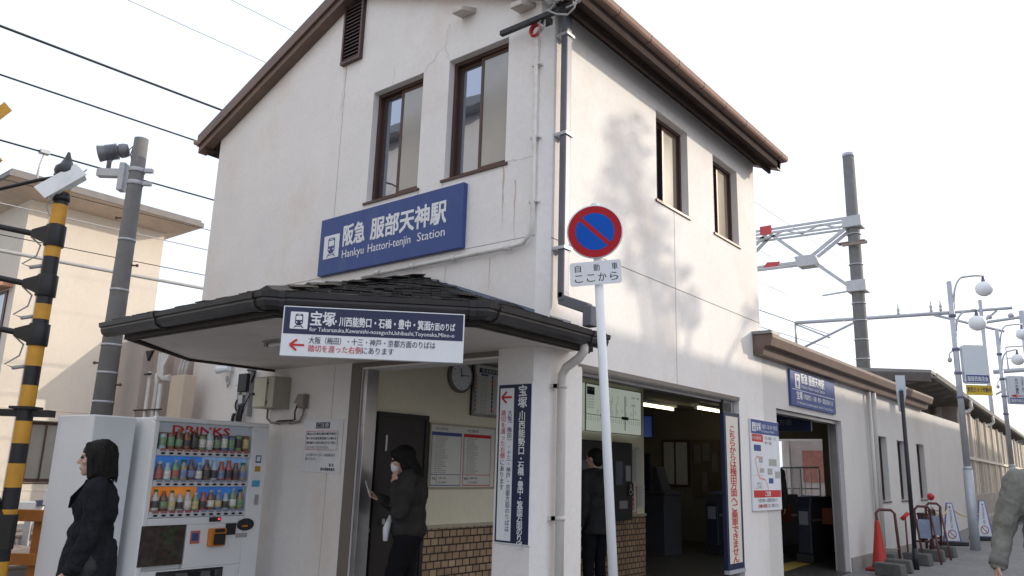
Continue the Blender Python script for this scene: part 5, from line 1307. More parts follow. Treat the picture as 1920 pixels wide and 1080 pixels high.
# street lamps
M_globe = mat('globe_glass', (.84, .85, .86), .25, var=.05, scale=9, spec=.5)
def lamp_post(x, y, label, texts):
    t = thing('street_lamp', label, 'street lamp', (x, y, gz(y)), 0, 'twin globe street lamps')
    b0 = .0
    m = MB(); m.cyl((0, 0, 0), (0, 0, 1.40), .082, .08, 20); m.cyl((0, 0, 1.40), (0, 0, 1.46), .08, .055, 20); m.cyl((0, 0, 1.46), (0, 0, 4.95), .055, .045, 18); m.build('pole', M_galv, t)
    m = MB()
    for z in (2.7, 3.15, 3.6, 4.25): m.cyl((0, 0, z), (0, 0, z + .05), .066, n=16)
    m.build('clamp', mat('clamp_purple', (.16, .15, .24), .5), t)
    D = Vector((.775, .63, 0))
    for (z0, z1, L, zb) in ((4.40, 5.09, .70, 4.98), (3.98, 4.41, .50, 4.30)):
        m = MB(); pts = []
        for k in range(9):
            a = math.pi / 2 * k / 8; pts.append(D * (.05 + .25 * (1 - math.cos(a))) + Z * (z0 + (z1 - z0 - .04) * math.sin(a)))
        pts += [D * (.3 + (L - .3) * .5) + Z * (z1 - .01), D * L + Z * z1]
        m.tube(pts, .019, 8); arm = m.build('lamp_arm', M_galv, t)
        m = MB(); c = D * (L - .03) + Z * (z1 - .03); m.lathe([(.02, .02), (.025, -.02), (.04, -.09), (.055, -.11), (0, -.11)], c, n=14); m.build('lamp_cap', mat('cap_violet', (.12, .11, .22), .5), arm)
        m = MB(); m.lathe([(.055, -.10), (.10, -.115), (.14, -.16), (.157, -.23), (.145, -.295), (.10, -.35), (.04, -.378), (0, -.382)], c, n=24); m.build('globe', M_globe, arm)
    Fp_ = Frame((.07, .045, 0), D, Z)
    if texts[0]:
        m = MB(); rr = []
        for cx, cy, a0 in ((.47, 3.03, -90), (.47, 3.66, 0), (.10, 3.66, 90), (.10, 3.03, 180)):
            for k in range(6): a = R(a0 + 18 * k); rr.append(Fp_.pt(cx + .05 * math.cos(a) - .04, cy + .05 * math.sin(a), -.05))
        m.prism(rr, Fp_.w * .10); p_ = m.build('advert_panel', mat('advert_white', (.62, .66, .68), .35, var=.04), t, bev=.01)
        m = MB(); rect(m, Fp_, .03, .46, 3.0, 3.14, .052); m.build('blue_band', M_blue, p_)
        m = MB(); m.text('服部西商店会', Fp_, .05, 3.03, .075, w=.39, lift=.054, bold=.012)
        if texts[1]:
            m.vtext('みつわ歯科', Fp_, .24, 3.64, .075, .082, bold=.012, lift=.053, mi=1); m.vtext('小児歯科・矯正', Fp_, .39, 3.66, .045, .052, lift=.053, mi=1)
            arrow_left(m, Fp_, .07, 3.19, .32, .07, .02, .053, 2)
        m.build('lettering', [M_signw, M_ink, M_red], p_)
    if texts[2]:
        m = MB(); m.obox(Fp_, .04, .52, 2.77, 2.955, -.01, .01); q_ = m.build('camera_notice', mat('notice_yellow', (.62, .42, .02), .45), t)
        m = MB(); m.text('防犯カメラ作動中', Fp_, .06, 2.83, .075, w=.44, lift=.012, bold=.012); m.build('lettering', M_ink, q_)
    m = MB(); m.tube([D * -.05 + Z * 3.6, D * -.12 + Z * 3.55, D * -.13 + Z * 3.45], .012, 6); m.ell(D * -.13 + Z * 3.42, (.04, .04, .05)); m.build('sensor', M_greycable, t)
lamp_post(.88, 11.93, 'twin globe street lamp with a blank white panel and yellow camera notice', (True, False, True))
lamp_post(.76, 19.0, 'farther twin globe street lamp with a dental clinic panel', (True, True, False))

# platform canopy behind the wall and the old fence beyond it
d2 = Vector((-.0494, .9988, 0)); n2 = Vector((-.9988, -.0494, 0))
t = thing('platform_canopy', 'dark low pitched platform roof with gutter and eave brackets behind the wall', 'platform roof', (.25, 12.9, 0))
Fr = Frame((0, 0, 0), d2, Z, -n2)
M_eave = mat('eave_weathered', (.20, .175, .15), .8, var=.25, scale=5, stain=(.33, .29, .24), stain_amt=.6, stain_scale=(6, 6, 6))
m = MB(); m.prism([Fr.pt(0, 3.60, .0), Fr.pt(0, 3.66, .0), Fr.pt(0, 3.80, -1.7), Fr.pt(0, 3.66, -3.4), Fr.pt(0, 3.60, -3.4), Fr.pt(0, 3.72, -1.7)], d2 * 40); m.build('roof', mat('sheet_roof', (.26, .25, .24), .7, var=.2, scale=3), t)
m = MB(); m.prism([Fr.pt(0, a, b) for a, b in ((3.50, .0), (3.50, .09), (3.585, .11), (3.585, .09), (3.52, .075), (3.52, .0))], d2 * 40); m.build('gutter', mat('gutter_grey', (.24, .23, .21), .5, var=.2), t)
m = MB(); m.prism([Fr.pt(-.02, 3.42, -.02), Fr.pt(-.02, 3.60, -.0), Fr.pt(-.02, 3.72, -1.7), Fr.pt(-.02, 3.60, -3.4), Fr.pt(-.02, 3.42, -3.38), Fr.pt(-.02, 3.55, -1.7)], d2 * .06); m.build('bargeboard', mat('barge_dark', (.11, .095, .085), .7, var=.2), t)
m = MB()
for k in range(30):
    u = .12 + k * .95
    m.prism([Fr.pt(u, 3.59, .0), Fr.pt(u, 3.48, -.02), Fr.pt(u, 3.33, -.9), Fr.pt(u, 3.45, -.9), Fr.pt(u, 3.66, -.9)], d2 * .06)
m.build('eave_bracket', M_eave, t)
m = MB(); m.prism([Fr.pt(0, 3.2, -.88), Fr.pt(0, 3.4, -.88), Fr.pt(0, 3.4, -.95), Fr.pt(0, 3.2, -.95)], d2 * 40)
for k in range(14): m.obox(Fr, .3 + k * 2.9, .42 + k * 2.9, 0, 3.4, -1.05, -.93)
m.build('post', M_eave, t)
m = MB()
for u in (5.6, 11.4): m.tube([Fr.pt(u, 3.5, .07), Fr.pt(u, 3.30, .09), Fr.pt(u - .05, 3.22, .02), Fr.pt(u - .3, 3.18, -.12), Fr.pt(u - .42, 3.1, -.17), Fr.pt(u - .42, .3, -.17)], .05, 10)
m.build('drainpipe', M_cream_pipe, t)
t = thing('lineside_fence', 'tall weathered tan board fence with pale posts beyond the end of the white wall', 'fence', (.0, 17.05, 0))
random.seed(31)
Ff_ = Frame((0, 0, 0), d2, Z, -n2)
m = MB(); tot = 26.0; u = 0
while u < tot:
    w_ = random.choice((.16, .2, .24)); m.obox(Ff_, u, u + w_ - .008, 1.15, 3.15 + random.uniform(-.03, .03), -.05 + random.uniform(0, .012), -.02 + random.uniform(0, .02), random.choice((0, 0, 1, 2))); u += w_
m.build('board', [mat('board_tan', (.56, .49, .39), .8, var=.2, scale=4, stain=(.30, .2, .12), stain_amt=.6, stain_scale=(4, 4, .7)), mat('board_grey', (.50, .46, .42), .8, var=.2, scale=4), mat('board_brown', (.44, .37, .31), .8, var=.25, scale=4)], t)
m = MB()
for k in range(12): m.obox(Ff_, k * 1.9, k * 1.9 + .09, .5, 3.2, -.02, .045)
m.build('post', mat('post_pale', (.58, .54, .47), .6, var=.12), t)
m = MB(); m.obox(Ff_, 0, tot, 2.0, 2.07, .012, .05); m.build('rail', mat('post_pale', ()), t)
m = MB(); m.obox(Ff_, 0, tot, 0, 1.15, -.12, .12); m.obox(Ff_, 0, tot, 0, .62, .12, .3); m.build('base_wall', mat('base_conc', (.34, .31, .28), .85, var=.2, scale=3, bump=.3, stain=(.2, .18, .16), stain_amt=.6, stain_scale=(2, 2, 2)), t)
t = thing('platform_steps', 'pale platform ramp with steel handrails seen through the second opening', 'steps', (-2.1, 12.6, 0))
m = MB(); m.box(-1.0, 1.2, 0, .3, 0, .72); m.box(-1.0, 1.2, .3, 6, 0, .78); m.box(-1.0, 1.2, -.3, 0, 0, .5); m.build('ramp', mat('ramp_conc', (.62, .58, .52), .8, var=.15), t)
m = MB()
for x in (-.75, -.35, .05): m.tube([(x, .15, .75), (x, .15, 1.62)], .02, 8)
m.tube([(-1.0, -.3, 1.25), (-.75, .15, 1.64), (.05, .15, 1.66)], .022, 8); m.tube([(-.9, -.1, .95), (-.7, .15, 1.2), (.05, .15, 1.22)], .014, 6)
for k in range(5): m.tube([(-.65 + k * .13, .15, .78), (-.65 + k * .13, .15, 1.62)], .008, 5)
m.build('handrail', M_white, t)
t = thing('far_platform_wall', 'pinkish platform wall with posters and hanging signs beyond the handrails', 'wall', (-2.5, 19.0, 0))
m = MB(); m.box(-2.6, 2.3, 0, .1, .4, 3.4); m.build('wall', mat('far_plat', (.54, .46, .42), .8, var=.2, scale=2), t)
m = MB()
for k, x in enumerate((-2.0, -1.1, -.2, .7)): m.box(x, x + .6, -.03, -.003, 1.3, 2.2, k % 3)
m.build('poster', [mat('poster_red', (.42, .17, .13), .5, var=.3, scale=6), mat('poster_white', (.6, .6, .58), .5, var=.15, scale=9), mat('poster_blue', (.25, .3, .38), .5, var=.3, scale=6)], t)
m = MB(); m.box(-2.6, 2.3, -.6, -.5, 2.45, 2.62); 
for x in (-2.4, -.9, .6, 1.7): m.box(x, x + .12, -.3, -.15, .4, 3.4)
m.build('post', mat('far_post', (.5, .46, .42), .7), t)
m = MB(); m.lathe([(.0, 0), (.16, 0), (.16, .05), (0, .05)], (-.6, -.7, 2.6), (0, -1, 0), 20); m.box(.3, .75, -.7, -.6, 2.2, 2.8); m.build('hanging_sign', M_black, t)

# overhead line masts
t = thing('catenary_mast', 'tall grey concrete mast carrying a white lattice beam with red plates', 'mast', (-3.0, 20.5, 0))
m = MB(); m.cyl((0, 0, 0), (0, 0, 11.75), .215, .175, 24); m.build('pole', M_conc, t)
m = MB()
for z in (6.75, 6.2, 5.6, 5.0, 4.5, 8.0, 9.0): m.cyl((0, 0, z), (0, 0, z + .03), .215, n=24)
m.cyl((0, 0, 11.65), (0, 0, 11.77), .182, n=24); m.build('steel_band', M_galv, t)
M_lat = mat('lattice_white', (.50, .51, .52), .5, var=.12, scale=4)
m = MB()
for z in (9.22, 7.12): m.box(-.28, .30, -.26, .26, z, z + .36)
m.build('clamp_box', M_lat, t, bev=.02)
m = MB()
def bar(a, b, w_=.05, y=0): 
    A, B = Vector(a), Vector(b); dd = (B - A).normalized(); n_ = dd.cross(Y) * w_
    m.prism([A - n_ + Y * y, B - n_ + Y * y, B + n_ + Y * y, A + n_ + Y * y], Y * .06)
for y in (-.22, .16):
    bar((-.2, 0, 9.55), (-11, 0, 9.72), .035, y); bar((-.2, 0, 9.28), (-11, 0, 9.50), .03, y); bar((-1.2, 0, 8.30), (-11, 0, 8.42), .04, y)
    bar((-.2, 0, 9.2), (-1.45, 0, 8.35), .05, y); bar((-.2, 0, 7.3), (-1.25, 0, 8.25), .05, y); bar((-1.45, 0, 8.35), (-2.7, 0, 9.5), .05, y); bar((-2.7, 0, 9.5), (-4.0, 0, 8.4), .05, y); bar((-4.0, 0, 8.4), (-5.3, 0, 9.55), .05, y)
for k in range(8): bar((-.4 - k * .6, 0, 9.30 + (k % 2) * .22), (-1.0 - k * .6, 0, 9.52 - (k % 2) * .2), .02, -.05)
m.prism([(-1.05, -.24, 8.15), (-1.75, -.24, 8.15), (-1.85, -.24, 8.5), (-1.2, -.24, 8.5)], (0, .48, 0)); bar((-.3, 0, 7.2), (-1.1, 0, 7.15), .02)
m.build('lattice_beam', M_lat, t)
m = MB(); m.box(-2.95, -2.55, -.25, -.235, 9.42, 9.72); m.prism([(-2.9, -.25, 8.28), (-2.45, -.25, 8.26), (-2.3, -.25, 8.40), (-2.75, -.25, 8.44)], (0, .015, 0)); m.build('red_plate', mat('plate_red', (.55, .07, .07), .5), t)
m = MB(); m.box(-.3, .45, -.3, -.22, 8.6, 8.68); m.box(-.5, .35, -.15, .15, 8.75, 8.78); m.build('crossarm', mat('arm_rust', (.28, .22, .19), .6), t)
t = thing('line_gantry', 'thin grey overhead line gantry with insulators behind the nearer street lamp', 'gantry', (-2.0, 35, 0))
m = MB(); m.cyl((.4, 0, 0), (.4, 0, 9.4), .085, n=14); m.build('pole', M_galv, t)
m = MB()
def b3(a, b, r=.06): m.cyl(a, b, r, n=8)
b3((-7.9, 0, 9.12), (-.9, 0, 8.95), .09); b3((-.9, 0, 8.95), (1.6, 0, 8.92), .07); b3((-7.9, 0, 9.12), (-7.9, 0, 7.9)); b3((-7.9, 0, 9.05), (-6.2, 0, 8.2), .04); b3((-4.6, 0, 9.05), (-7.6, 0, 7.8), .06); b3((-1.5, 0, 8.9), (1.2, 0, 7.9), .06); b3((.3, 0, 8.3), (1.0, 0, 8.85), .05)
m.build('beam', M_galv, t)
m = MB()
for x in (-4.9, -4.5, -3.0, -1.6, -1.2):
    for s_ in (0,): m.lathe([(.03, 0), (.07, .03), (.07, .12), (.04, .16), (.07, .2), (.07, .3), (.03, .34), (.03, .5)], (x, 0, 9.05), n=10)
m.build('insulator', mat('insulator', ()), t)
t = thing('line_mast', 'far overhead line mast with crossarms and a small railed platform', 'mast', (-.9, 44, 0))
m = MB(); m.cyl((0, 0, 0), (0, 0, 10.4), .14, n=12); m.build('pole', M_galv, t)
m = MB(); b3((-2.0, 0, 9.9), (1.6, 0, 10.2), .08); b3((-1.6, 0, 7.2), (1.7, 0, 7.3), .12); b3((-1.6, 0, 6.0), (.0, 0, 6.8), .05)
for x in (-1.5, -.5, .7, 1.5): m.ell((x, 0, 10.2), (.16, .16, .13), 10, 6)
m.build('crossarm', M_galv, t)
m = MB()
for x in (-.9, .0, .9, 1.7): b3((x, 0, 7.3), (x, 0, 8.5), .035)
b3((-.9, 0, 8.5), (1.7, 0, 8.5), .035); b3((-.9, 0, 7.9), (1.7, 0, 7.9), .03); m.build('platform_rail', M_galv, t)

# overhead wires
for k, (x, z, r_, lb) in enumerate(((-8.0, 7.14, .019, 'thickest black overhead line, running into the gable eave'), (-8.0, 6.46, .014, 'black overhead wire just under the thickest line'), (-8.0, 5.56, .014, 'black overhead wire carrying a hanger over the cream house'), (-8.0, 5.04, .006, 'hair thin overhead wire across the cream house eave'), (-8.0, 4.71, .009, 'thin grey overhead wire across the top of the cream wall'), (-8.0, 4.29, .007, 'thinnest low overhead wire across the cream wall'), (-8.0, 8.37, .006, 'faint high wire crossing the left sky'), (-8.0, 9.26, .006, 'faint highest wire crossing the sky by the roof'), (-8.0, 4.12, .028, 'thick grey cable low in the gap beside the cream house'), (-4.6, 9.3, .008, 'faint overhead wire right of the roof, upper'), (-5.6, 8.6, .008, 'faint overhead wire right of the roof, lower'), (-6.4, 8.0, .008, 'faint overhead wire passing the lattice beam'))):
    y0_ = {0: -1.75, 1: -1.65, 2: -1.5, 3: -1.42, 4: -1.37, 5: -1.3, 6: -.18, 7: 1.5, 8: .92}.get(k, 20)
    L0, L1 = (-30, 34) if k < 9 else (9.5, 62)
    m = MB(); pts = []
    for i in range(33):
        y = L0 + (L1 - L0) * i / 32; pts.append((0, y, .0006 * (y - y0_) ** 2 * .5 + .02 * (y - y0_)))
    m.tube(pts, r_, 6); o = m.build('overhead_wire', M_cable if k in (0, 1, 2, 3, 5) else M_greycable); o.location = (x, 0, z)
    tag(o, lb, 'overhead wire', 'overhead wires along the railway')
t = thing('wire_hanger', 'white insulator hanger dangling from the wire over the cream house roof', 'insulator', (-8.0, -.95, 5.57))
m = MB(); m.tube([(0, 0, 0), (-.02, -.03, -.20), (-.03, -.04, -.42)], .018, 8); m.build('rod', M_white, t); m = MB(); m.box(-.05, .05, -.07, .05, -.02, .03); m.build('clip', M_galv, t)

# ================================================================ PEOPLE
_cl = bpy.data.textures.new('fold_noise', 'CLOUDS'); _cl.noise_scale = .08; _cl.noise_depth = 2
def remeshed(name, mb, vox, mt, parent, smooth=2, fold=0):
    me = bpy.data.meshes.new('tmp'); me.from_pydata([tuple(p) for p in mb.v], [], mb.f); me.update()
    bm = bmesh.new(); bm.from_mesh(me); bmesh.ops.remove_doubles(bm, verts=bm.verts, dist=1e-5); bmesh.ops.recalc_face_normals(bm, faces=bm.faces); bm.to_mesh(me); bm.free()
    o = bpy.data.objects.new('tmp', me); COL.objects.link(o)
    a = o.modifiers.new('r', 'REMESH'); a.mode = 'VOXEL'; a.voxel_size = vox; a.use_smooth_shade = True
    b = o.modifiers.new('s', 'SMOOTH'); b.iterations = smooth; b.factor = .5
    if fold:
        c = o.modifiers.new('d', 'DISPLACE'); c.texture = _cl; c.strength = fold; c.mid_level = .5; c.texture_coords = 'LOCAL'
    bpy.context.view_layer.update()
    me2 = bpy.data.meshes.new_from_object(o.evaluated_get(bpy.context.evaluated_depsgraph_get()))
    bpy.data.objects.remove(o); bpy.data.meshes.remove(me)
    me2.name = name; me2.materials.clear(); me2.materials.append(mt)
    for p in me2.polygons: p.use_smooth = True
    r_ = bpy.data.objects.new(name, me2); COL.objects.link(r_); r_.parent = parent
    return r_
V3 = lambda *a: Vector(a)
def hand(mb, wrist, d, palm_n, side, curl=.5, s=1.0):
    """palm, five bent fingers; d = direction of the hand, palm_n = palm normal, side = towards the thumb"""
    d = d.normalized(); palm_n = (palm_n - d * palm_n.dot(d)).normalized(); th = d.cross(palm_n) * side
    pc_ = wrist + d * .05 * s
    M = Matrix((th, palm_n, d)).transposed()
    mb.ell(pc_, (.040 * s, .015 * s, .052 * s), 12, 8, rot=M)
    for k, L in enumerate((.072, .080, .074, .058)):
        p = wrist + d * .092 * s + th * (.030 - .020 * k) * s; dd = d.copy(); r_ = .0088 * s
        for j in range(3):
            a = curl * (.5 + .35 * j); dd = (dd * math.cos(a) + palm_n * math.sin(a)).normalized(); q = p + dd * L * s * (.42, .33, .25)[j]
            mb.cap(p, q, r_, r_ * .9); p = q; r_ *= .92
    p = wrist + d * .03 * s + th * .030 * s; q = p + (th * .65 + d * .75 + palm_n * .25).normalized() * .04 * s; r2 = q + (th * .15 + d * .85 + palm_n * .5).normalized() * .032 * s
    mb.cap(p, q, .012 * s, .010 * s); mb.cap(q, r2, .010 * s, .0085 * s)
def head(mb, c, fwd, s=1.0, up=Z):
    """head centre c, facing fwd"""
    fwd = fwd.normalized(); lf = up.cross(fwd).normalized(); up = fwd.cross(lf); M = Matrix((fwd, lf, up)).transposed()
    P = lambda a, b, e: c + M @ Vector((a, b, e)) * s
    mb.ell(P(-.008, 0, .022), (.098 * s, .076 * s, .10 * s), 20, 14, rot=M)
    mb.ell(P(.030, 0, -.050), (.062 * s, .054 * s, .068 * s), 16, 10, rot=M)
    mb.ell(P(.062, 0, -.098), (.024 * s, .026 * s, .020 * s), 10, 8, rot=M)
    mb.cap(P(.088, 0, .012), P(.110, 0, -.026), .010 * s, .013 * s)
    for sd_ in (1, -1):
        mb.ell(P(.082, .030 * sd_, .026), (.014 * s, .026 * s, .010 * s), 10, 6, rot=M); mb.ell(P(.06, .045 * sd_, -.02), (.028 * s, .02 * s, .022 * s), 10, 6, rot=M)
        mb.ell(P(-.005, .078 * sd_, -.008), (.018 * s, .009 * s, .030 * s), 10, 8, rot=M); mb.ell(P(.104, .009 * sd_, -.03), (.009 * s, .009 * s, .008 * s), 8, 6, rot=M)
    mb.ell(P(.088, 0, -.060), (.014 * s, .024 * s, .006 * s), 10, 6, rot=M); mb.ell(P(.085, 0, -.073), (.014 * s, .021 * s, .007 * s), 10, 6, rot=M)
    return P, M
def person(label, loc, facing, H, J, mats, hair, coat, group=None, extra=None, fist=(.45, .45), head_dir=None, palms=None):
    """J: dict of joints in a frame facing +X, metres for a 1.7 m figure"""
    k = H / 1.7
    t = thing('person', label, 'person', loc, facing, group)
    j = {n_: Vector(p) * k for n_, p in J.items()}
    mb = MB(); C_ = lambda a, b, r0, r1: mb.cap(j[a] if isinstance(a, str) else a, j[b] if isinstance(b, str) else b, r0 * k, r1 * k)
    hc = j['head']; hd = (head_dir or X)
    mb.ell(j['chest'], (.115 * k, .160 * k, .19 * k), 16, 10); mb.ell(j['belly'], (.105 * k, .140 * k, .15 * k), 16, 10); mb.ell(j['pelvis'], (.118 * k, .160 * k, .125 * k), 16, 10)
    C_('neck', hc - Z * .07 * k, .056, .052); C_('chest', 'neck', .10, .058)
    for s_ in 'lr':
        C_('neck', 'sh' + s_, .05, .058); C_('sh' + s_, 'el' + s_, .052, .040); C_('el' + s_, 'wr' + s_, .040, .027)
        C_('hip' + s_, 'kn' + s_, .085, .056); C_('kn' + s_, 'an' + s_, .054, .036); C_('pelvis', 'hip' + s_, .1, .09)
        C_('an' + s_, 'toe' + s_, .038, .032)
        sg = 1 if s_ == 'l' else -1
        d = j['wr' + s_] - j['el' + s_]; pn = (palms or {}).get(s_, Y * -sg)
        hand(mb, j['wr' + s_], d, pn, 1 if (d.cross(pn)).dot(X) > 0 else -1, fist[0 if s_ == 'l' else 1], k)
    P, M = head(mb, hc, hd, k)
    body = remeshed('body', mb, .0075, mats['skin'], t, 2)
    e = MB()
    for sd_ in (1, -1): e.ell(P(.089, .030 * sd_, .008), (.010 * k, .014 * k, .009 * k), 10, 8, rot=M)
    e.build('eye', mat('eye_dark', (.03, .02, .018), .2), body)
    # trousers
    mb = MB(); C_ = lambda a, b, r0, r1: mb.cap(j[a], j[b], r0 * k, r1 * k)
    mb.ell(j['pelvis'], (.135 * k, .178 * k, .13 * k), 16, 10)
    for s_ in 'lr': C_('pelvis', 'hip' + s_, .11, .108); C_('hip' + s_, 'kn' + s_, .104, .072); C_('kn' + s_, 'an' + s_, .070, .058)
    remeshed('trousers', mb, .012, mats['legs'], t, 3, .02)
    for s_ in 'lr':
        mb = MB(); mb.cap(j['an' + s_] - Z * .02 * k, j['toe' + s_], .050 * k, .042 * k); mb.cap(j['an' + s_] - Z * .03 * k - X * .04 * k, j['toe' + s_], .045 * k, .040 * k); remeshed('shoe', mb, .010, mats['shoe'], t, 2)
    # coat
    mb = MB(); coat(mb, j, k, lambda a, b, r0, r1: mb.cap(j[a] if isinstance(a, str) else a, j[b] if isinstance(b, str) else b, r0 * k, r1 * k)); co = remeshed('jacket', mb, .009, mats['coat'], t, 2, .028)
    if hair:
        mb = MB(); strands = hair(mb, P, M, k); ho = remeshed('hair', mb, .009, mats['hair'], t, 2)
        if strands: strands.build('strand', mats['hair'], ho)
    if extra: extra(t, j, k, P, M, co)
    return t
def coat_extra(t, j, k, P, M, co):
    m = MB()
    for s_ in (1, -1):
        n = j['neck']; c = j['chest']
        m.prism([n + V3(-.05, .055 * s_, .03) * k, n + V3(.05, .075 * s_, .005) * k, c + V3(.150, .075 * s_, .06) * k, c + V3(.158, .02 * s_, -.02) * k, n + V3(.06, .035 * s_, .0) * k], V3(.012, .012 * s_, .012))
    m.build('collar', co.data.materials[0], co, bev=.006)
    m = MB()
    for s_ in 'lr':
        d = (j['wr' + s_] - j['el' + s_]).normalized(); c = j['wr' + s_]; m.cyl(c - d * .035, c + d * .004, .056 * k, .054 * k, 18)
    m.build('cuff', co.data.materials[0], co)
SK = mat('skin', (.52, .33, .25), .55, var=.08, scale=20, spec=.35)
HA = mat('hair_black', (.009, .0075, .007), .6, var=.5, scale=60, bump=.5, bscale=90, spec=.18)
SHO = mat('shoe_black', (.02, .02, .02), .4)
def base_joints():
    return dict(head=(.02, 0, 1.595), neck=(0, 0, 1.44), chest=(-.01, 0, 1.27), belly=(0, 0, 1.08), pelvis=(-.01, 0, .93), shl=(0, .185, 1.39), shr=(0, -.185, 1.39), ell=(-.03, .23, 1.11), elr=(-.03, -.23, 1.11),
                wrl=(.04, .22, .87), wrr=(.04, -.22, .87), hipl=(0, .09, .88), hipr=(0, -.09, .88), knl=(.02, .10, .48), knr=(.02, -.10, .48), anl=(0, .10, .08), anr=(0, -.10, .08), toel=(.16, .12, .04), toer=(.16, -.12, .04))
def walk(J, a=1):
    J.update(knl=(.16 * a, .09, .50), anl=(.26 * a, .09, .09), toel=(.41 * a, .10, .06) if a > 0 else (.26 * a + .15, .10, .04), knr=(-.02 * a, -.09, .48), anr=(-.30 * a, -.09, .13), toer=(-.17 * a, -.09, .05))
    return J
def bob0(mb, P, M, k):
    # cap of hair, then a smooth curtain that ends at the chin and leaves the face free
    mb.ell(P(-.016, 0, .045), (.107 * k, .094 * k, .092 * k), 20, 12, rot=M)
    n = 22; prof = ((.0, .10), (.085, .085), (.100, .03), (.104, -.03), (.112, -.09), (.118, -.135), (.10, -.15), (.0, -.14))
    o = len(mb.v)
    for r_, h in prof:
        for q in range(n):
            a = 2 * math.pi * q / n; cx = math.cos(a) * r_ * (.60 if math.cos(a) > 0 else 1.0)
            mb.v.append(P(-.038 + cx, math.sin(a) * r_ * 1.0, h + (.012 if math.cos(a) < -.5 else 0)))
    for i in range(len(prof) - 1):
        for q in range(n):
            e = (q + 1) % n; mb.f.append([o + i * n + q, o + i * n + e, o + (i + 1) * n + e, o + (i + 1) * n + q]); mb.m.append(0); mb.sm.append(True)
    for s_ in (1, -1): mb.cap(P(.058, .035 * s_, .095), P(.040, .070 * s_, .01), .022 * k, .02 * k); mb.cap(P(.040, .070 * s_, .01), P(.022, .080 * s_, -.12), .021 * k, .022 * k)
def bob(mb, P, M, k):
    bob0(mb, P, M, k)
    m = MB(); random.seed(8)
    for q in range(230):
        a = random.uniform(.22, 1.78) * math.pi * .96 + .06; ca, sa = math.cos(a), math.sin(a); fx = .62 if ca > 0 else 1.02
        pts = []
        tw = random.uniform(-.10, .10); L = random.uniform(-.165, -.12)
        for i, (r_, h) in enumerate(((.03, .138), (.075, .105), (.104, .04), (.107, -.03), (.115, -.09), (.118, L))):
            b = a + tw * i * .3; pts.append(P(-.03 + math.cos(b) * r_ * fx, math.sin(b) * r_ * .99, h))
        m.tube(pts, [.001, .003, .0035, .0035, .003, .0012], 4)
    return m
def coat_long(mb, j, k, C_):
    mb.ell(j['chest'], (.145 * k, .195 * k, .20 * k), 18, 12); mb.ell(j['belly'], (.140 * k, .180 * k, .18 * k), 18, 12)
    C_('neck', 'shl', .062, .075); C_('neck', 'shr', .062, .075); C_('chest', 'neck', .12, .07)
    for s_ in 'lr': C_('sh' + s_, 'el' + s_, .076, .062); C_('el' + s_, 'wr' + s_, .062, .052)
    p = j['pelvis']
    mb.lathe([(.0, .12 * k), (.155 * k, .12 * k), (.175 * k, -.02 * k), (.185 * k, -.17 * k), (.17 * k, -.18 * k), (0, -.18 * k)], p, n=24)
    for a in (-.5, .5): mb.cap(j['neck'] + V3(.035 * k, a * .1 * k, .01), j['chest'] + V3(.135 * k, a * .13 * k, -.0), .022 * k, .02 * k)
def jacket_short(mb, j, k, C_):
    mb.ell(j['chest'], (.155 * k, .20 * k, .21 * k), 18, 12); mb.ell(j['belly'], (.155 * k, .19 * k, .19 * k), 18, 12); mb.ell(j['pelvis'] + Z * .05 * k, (.160 * k, .195 * k, .12 * k), 18, 10)
    C_('neck', 'shl', .07, .085); C_('neck', 'shr', .07, .085); C_('chest', 'neck', .13, .085)
    for s_ in 'lr': C_('sh' + s_, 'el' + s_, .086, .072); C_('el' + s_, 'wr' + s_, .070, .050)
FL = math.atan2(-.63, -.775)          # towards the left edge of the photograph
# woman with bob hair, walking left
J = walk(base_joints()); J.update(elr=(-.05, -.22, 1.12), wrr=(.02, -.21, .88), ell=(-.01, .21, 1.12), wrl=(.07, .20, .88), head=(.03, 0, 1.595))
person('woman with a black bob and dark coat walking left past the white cabinet', (-1.80, -2.33, 0), math.atan2(-.90, -.43), 1.565, J,
       dict(skin=SK, legs=mat('tights_black', (.015, .015, .017), .6), coat=mat('coat_black', (.014, .015, .019), .9, var=.5, scale=30, bump=.7, bscale=60, spec=.15), shoe=SHO, hair=HA), bob, coat_long, extra=coat_extra)
